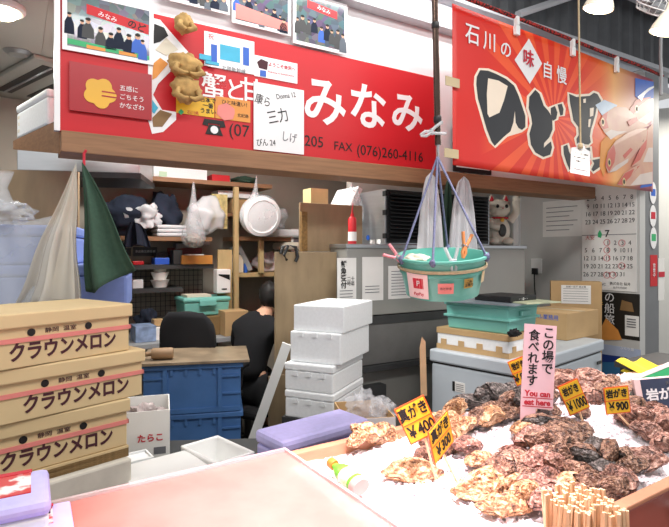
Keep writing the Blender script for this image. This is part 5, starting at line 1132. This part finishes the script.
O_('520 455 30 p;505 477 34 b;529 478 34 b;546 481 34 p;555 471 30 p;516 490 30 c;536 491 34 p;522 504 34 c;552 496 36 p;584 478 34 b;596 488 34 b;577 492 34 p;610 496 34 b;630 474 30 b;612 478 30 p;498 463 24 b;545 508 34 p;625 463 24 b', 'wet brown oyster on the front slope of the heap near the chopsticks')
rnd = random.Random(11); counts = {}
for i, (px, py, ln, ck, cl) in enumerate(OY):
    P_, a, b = surf(px, py, .02)
    s = ln*P_.y/F*1.3; vi = variants[ck][i % 4]
    lab = cl[1:] if cl[0] == '@' else cl
    T = thing('oyster', lab, 'oyster', P_+Vector((0,0,(rnd.uniform(-.008,.03) if cl[0] != '@' else .008))), 0, 'oysters heaped on the iced counter')
    hero = cl[0] == '@'
    yaw = rnd.uniform(-.6, .6)+(0 if rnd.random() < .6 else math.pi)+CF.rz*.5
    if hero: yaw = {487: .25, 415: 0.1, 479: .4, 512: 0}.get(int(px), yaw)
    T.rotation_euler = (rnd.uniform(-.1, 1.0) if not hero else rnd.uniform(.2, .4), rnd.uniform(-.5, .5)*(.4 if hero else 1), yaw)
    for me in vi:
        c = bpy.data.objects.new(me.name, me); COL.objects.link(c); c.parent = T; c.scale = (s, s, s*(1.3 if not hero else 1.0))

# ---------------------------------------------------------------- PRICE CARDS
def price(label, px, py, wpx, hpx, roll, yaw, l1, l2, sx_, sy_, Y=None, s1=1, tiltx=0):
    """card centred at a pixel above the point where its stick meets the ice"""
    G, a, b = surf(sx_, sy_); Y = G.y-.09 if Y is None else Y; G = G-Vector((0, .09, 0))
    c = W(px, py, Y); q = Y/F; T = thing('price_card', label, 'price card', c, R(yaw), 'yellow price cards on sticks', R(tiltx), R(roll))
    w, h = wpx*q/2, hpx*q/2
    MB().bx(-w, w, -.001, .001, -h, h).obj('card_edge', orange, T); fc_ = MB().bx(-w*.92, w*.92, -.002, -.001, -h*.92, h*.92).obj('card_face', yellow, T)
    MB().bx(-w*.92, w*.92, -.003, -.002, -.0012, .0012).obj('dividing_line', orange, T)
    text(fc_, l1, 0, h*.46, h*.72*s1, ink, y=-.0025, off=.001, sx=.85*min(1, w/h*1.05)); text(fc_, l2, 0, -h*.48, h*.82, ink, y=-.0025, off=.0012, sx=.75 if len(l2) < 5 else .52)
    bpy.context.view_layer.update(); I = T.matrix_world.inverted()
    MB().ring_tube([(0, .006, h*.3), (0, .005, -h), I @ (G-Vector((0,0,.03)))], .0032, 6).obj('stick', bamboo, T)
    return T
price('yellow card reading 真がき ¥400 in front of the white carton', 417, 420, 33, 40, -25, 5, '真がき', '￥400', 433, 468)
price('narrow turned yellow card reading 真がき ¥300 on a long stick', 441, 437, 40, 38, -20, 48, '真がき', '￥300', 459, 477)
price('yellow card reading 岩がき ¥1000 in the rear oyster heap', 573.5, 397, 22, 32, -24, 0, '岩がき', '￥1000', 575, 420, s1=.8)
price('slanted yellow card reading 岩がき ¥900 beside the fish sign', 617, 400, 25, 27, -6, 0, '岩がき', '￥900', 622, 416, s1=.9)
price('yellow card mostly hidden behind the pink sign', 520, 371, 17, 26, -22, 0, '岩がき', '￥800', 523, 402, s1=.8)
solo(MB().prism([(-.012,0), (.012,0), (.02,.2), (.008,.22), (-.004,.18)], 0, .003), 'wooden_stick', bamboo, 'bare pointed wooden stick behind the ¥400 card', 'stick', Vector((W(424, 420, 1.95).x, 1.95, .965)), R(10), ry=R(-4))
# pink sign
G, a, b = surf(527, 424); G.y -= .07
q = G.y/F
c = W(538.5, 371, G.y); T = thing('pink_sign', 'tall pink handwritten sign standing in the oysters', 'sign', c, R(4), None, R(-4), R(5))
MB().prism([(-17*q,46*q), (16.5*q,46*q), (16.5*q,-37*q), (-1*q,-37*q), (-1*q,-52*q), (-16*q,-52*q), (-16.5*q,-37*q)], -.0015, .0015).obj('board', pink, T)
text(T, 'こ\nの\n場\nで', 8.5*q, 20*q, 12.5*q, ink, y=-.002, off=.0006, line=.95); text(T, '食\nべ\nれ\nま\nす', -6.5*q, 12*q, 12*q, ink, y=-.002, off=.0006, line=.93)
text(T, 'You can', 0, -22.5*q, 8*q, redink, y=-.002, off=.0008); text(T, 'eat here', 0, -31*q, 8*q, redink, y=-.002, off=.0008)
for z_ in (-27, -35.5): MB().bx(-15*q, 15.5*q, -.0022, -.0015, z_*q, (z_+.8)*q).obj('underline', redink, T)
# dark fish sign and green card, yellow papers at the right
G, a, b = surf(652, 418); q = G.y/F
T = thing('fish_sign', 'dark blue name board with white brush kana standing on the oysters', 'sign', W(659, 396, G.y), R(-8), None, R(-8), R(-7))
MB().bx(-21*q, 24*q, 0, .02, -19*q, 18*q).obj('board', pinkw, T, bevel=.002); MB().bx(-15*q, 24*q, -.001, 0, -18*q, 17*q).obj('dark_face', mat('navy_board', '#3c4660', .4, var=.3, scale=14), T)
text(T, '岩がき', 6*q, 1*q, 12*q, whiteboard, y=-.0015, off=.0012); text(T, '天然', 12*q, 12*q, 4*q, greyink, y=-.0015)
T = thing('green_card', 'green card with a white edge leaning behind the dark fish sign', 'card', W(650, 385, G.y+.12), R(0), None, R(-12), R(-22))
MB().bx(-26*q, 30*q, 0, .004, -10*q, 13*q).obj('card', greenp, T); MB().bx(-26*q, 30*q, -.001, .005, 10*q, 14*q).obj('white_edge', paper, T)
T = thing('yellow_paper', 'crumpled yellow papers lying beside the oysters under the poster', 'paper', W(641, 370, 2.42), R(15))
qq = 2.42/F
MB().grid(lambda u, v: ((u-.5)*32*qq, (v-.5)*.14+.0, .012*math.sin(u*7)+.03*v), 10, 6).obj('sheet', yellowcloth, T, thick=.004); MB().grid(lambda u, v: ((u-.55)*26*qq, (v-.5)*.14-.02, -.03+.008*math.sin(u*9)+.02*v), 10, 6).obj('sheet', yellowcloth, T, thick=.004)
solo(MB().lathe([(0,0), (.035,0), (.038,.01), (.038,.09), (0,.09)], 20), 'paper_roll', mat('roll_peach', '#f0cdb4', .7), 'pale roll lying end-on in front of the yellow papers', 'roll', W(629, 381, 2.3), 0, None, R(80), R(10), smooth=40)
solo(MB().bx(0, .45, 0, .2, .9, .93).bx(.02, .43, .02, .18, 0, .9), 'side_table', darkgrey, 'dark side table behind the counter end holding the yellow papers', 'table', CF.pt(2.05, .05, 0), R(33))
solo(MB().blob((0,0,0), (.018,.018,.016), .1, 4, 12, 8), 'green_pick', mat('cap_green', '#7be04a', .4), 'tiny bright green top peeking over the dark oysters', 'pick', W(491.5, 388, 1.98), 0, smooth=60)

# ---------------------------------------------------------------- CHOPSTICKS
stick = MB().bx(-.0055, -.0006, -.0026, .0026, -.1, .1).bx(.0006, .0055, -.0026, .0026, -.1, .1).bx(-.001, .001, -.0022, .0022, -.1, .03).mesh('chopstick'); stick.materials.append(bamboo)
def bundle(cx, cy, rad, n, ztop, label, group, seed):
    r_ = random.Random(seed)
    for k in range(n):
        rr = rad*math.sqrt((k+.5)/n); t = k*2.39996
        x, y = rr*math.cos(t), rr*math.sin(t)*.8
        o = bpy.data.objects.new('chopsticks', stick); COL.objects.link(o)
        o.location = (cx+x, cy+y, ztop-.1+r_.uniform(-.012, .008)); o.rotation_euler = (-y*1.2+r_.uniform(-.03, .03), x*1.2+r_.uniform(-.03, .03), r_.uniform(0, 3.14)); tag(o, label, 'chopsticks', group)
c = W(578, 500, 1.02); bundle(c.x, c.y, .062, 80, 1.025, 'disposable wooden chopsticks upright in the large bundle at the counter front', 'chopsticks in the large bundle', 1)
c = W(614, 512, .97); bundle(c.x, c.y, .024, 16, 1.025, 'disposable wooden chopsticks in the small bundle beside the large one', 'chopsticks in the small bundle', 2)
for (px, py, Y, r, lb) in ((578, 500, 1.02, .07, 'dark cup holding the large chopstick bundle'), (614, 512, .97, .032, 'dark cup holding the small chopstick bundle')):
    c = W(px, py, Y); solo(MB().lathe([(r*.85,0), (r,.13), (r*.95,.13), (r*.8,.004), (0,.004)], 28, sy=.85), 'chopstick_cup', black, lb, 'cup', (c.x, c.y, .791), 0, 'chopstick cups', smooth=40)

# ---------------------------------------------------------------- CEILING things at the left
T = thing('air_conditioner', 'grey ceiling air conditioner with a long dark slot', 'air conditioner', W(38, 82, 3.35)*1.0, R(60)); T.location.z = 2.679
q = W(38, 82, 1.18*F/170); T.location = (q.x, q.y, 2.679)
T.rotation_euler = (0, 0, R(-39))
MB().bx(-.38, .55, -.24, .24, -.03, 0).obj('panel', ceilm, T, bevel=.008); MB().bx(-.3, .47, -.16, -.06, -.034, -.03).bx(-.3, .47, .04, .13, -.034, -.03).obj('slot', black, T); MB().bx(-.3, .47, -.115, -.1, -.04, -.03).obj('vane', grey, T)
q = Wz(18, 52.0001, 2.678) if False else W(18, 52, 1.178*F/200); T = thing('downlight', 'small round silver ceiling fitting beside the air conditioner', 'ceiling fitting', (q.x, q.y, 2.679), 0); MB().lathe([(0,-.012), (.03,-.012), (.05,-.02), (.075,-.004), (.075,0)], 24).obj('ring', steel, T, smooth=40)
q = W(2, 18, 1.12*F/234); T = thing('ceiling_lamp', 'white ceiling lamp at the upper corner of the photo', 'lamp', (q.x, q.y, 2.679), 0); MB().lathe([(.09,-.03), (.1,-.02), (.1,0)], 24).obj('housing', white, T, smooth=40); MB().lathe([(0,-.06), (.05,-.055), (.08,-.03)], 24, cap=False).obj('bulb', lampm, T, smooth=60)

# ================================================================= LIGHT
def area(loc, rot, sx, sy, e, col=(1,1,1)):
    l = bpy.data.lights.new('ceiling_light', 'AREA'); l.shape = 'RECTANGLE'; l.size = sx; l.size_y = sy; l.energy = e; l.color = col
    o = bpy.data.objects.new('ceiling_light', l); COL.objects.link(o); o.location = loc; o.rotation_euler = rot; return o
area((.3, .6, 3.4), (R(12), 0, R(31)), 2.6, .3, 42, (1,.98,.95))
area((2.0, 1.7, 3.4), (R(12), 0, R(31)), 2.4, .3, 40, (1,.98,.95))
area((-1.6, .2, 3.3), (R(12), 0, R(31)), 2.0, .3, 22, (1,.98,.95))
area((-.7, 3.35, 2.64), (0, 0, R(31)), 1.2, .2, 44, (1,.98,.93))
area((-2.0, 3.0, 2.64), (0, 0, R(31)), .6, .6, 16, (1,.99,.96))
area((3.6, 4.6, 2.9), (0, 0, 0), 1, 1, 50, (1,.95,.85))
l0 = SF.pt(1.4, -.4, 1.15); o = area(l0, (0, 0, 0), 2.6, .06, 16, (1,.99,.97)); o.rotation_euler = (SF.n*1.0+Vector((0,0,-.75))).to_track_quat('-Z', 'Y').to_euler()
def spot(loc, target, e, size, col, rad=.05):
    l = bpy.data.lights.new('counter_lamp', 'SPOT'); l.energy = e; l.spot_size = R(size); l.spot_blend = .9; l.color = col; l.shadow_soft_size = rad
    o = bpy.data.objects.new('counter_lamp', l); COL.objects.link(o); o.location = loc; o.rotation_euler = (Vector(target)-Vector(loc)).to_track_quat('-Z', 'Y').to_euler(); return o
spot((.08, 1.05, 2.5), (.04, 1.17, .9), 420, 50, (1,.72,.79))
spot((.75, 1.6, 2.6), (.6, 1.55, .9), 120, 70, (1,.74,.77))
w = bpy.data.worlds.new('world'); S.world = w; w.use_nodes = True; w.node_tree.nodes['Background'].inputs[0].default_value = (.95, .97, 1, 1); w.node_tree.nodes['Background'].inputs[1].default_value = .75
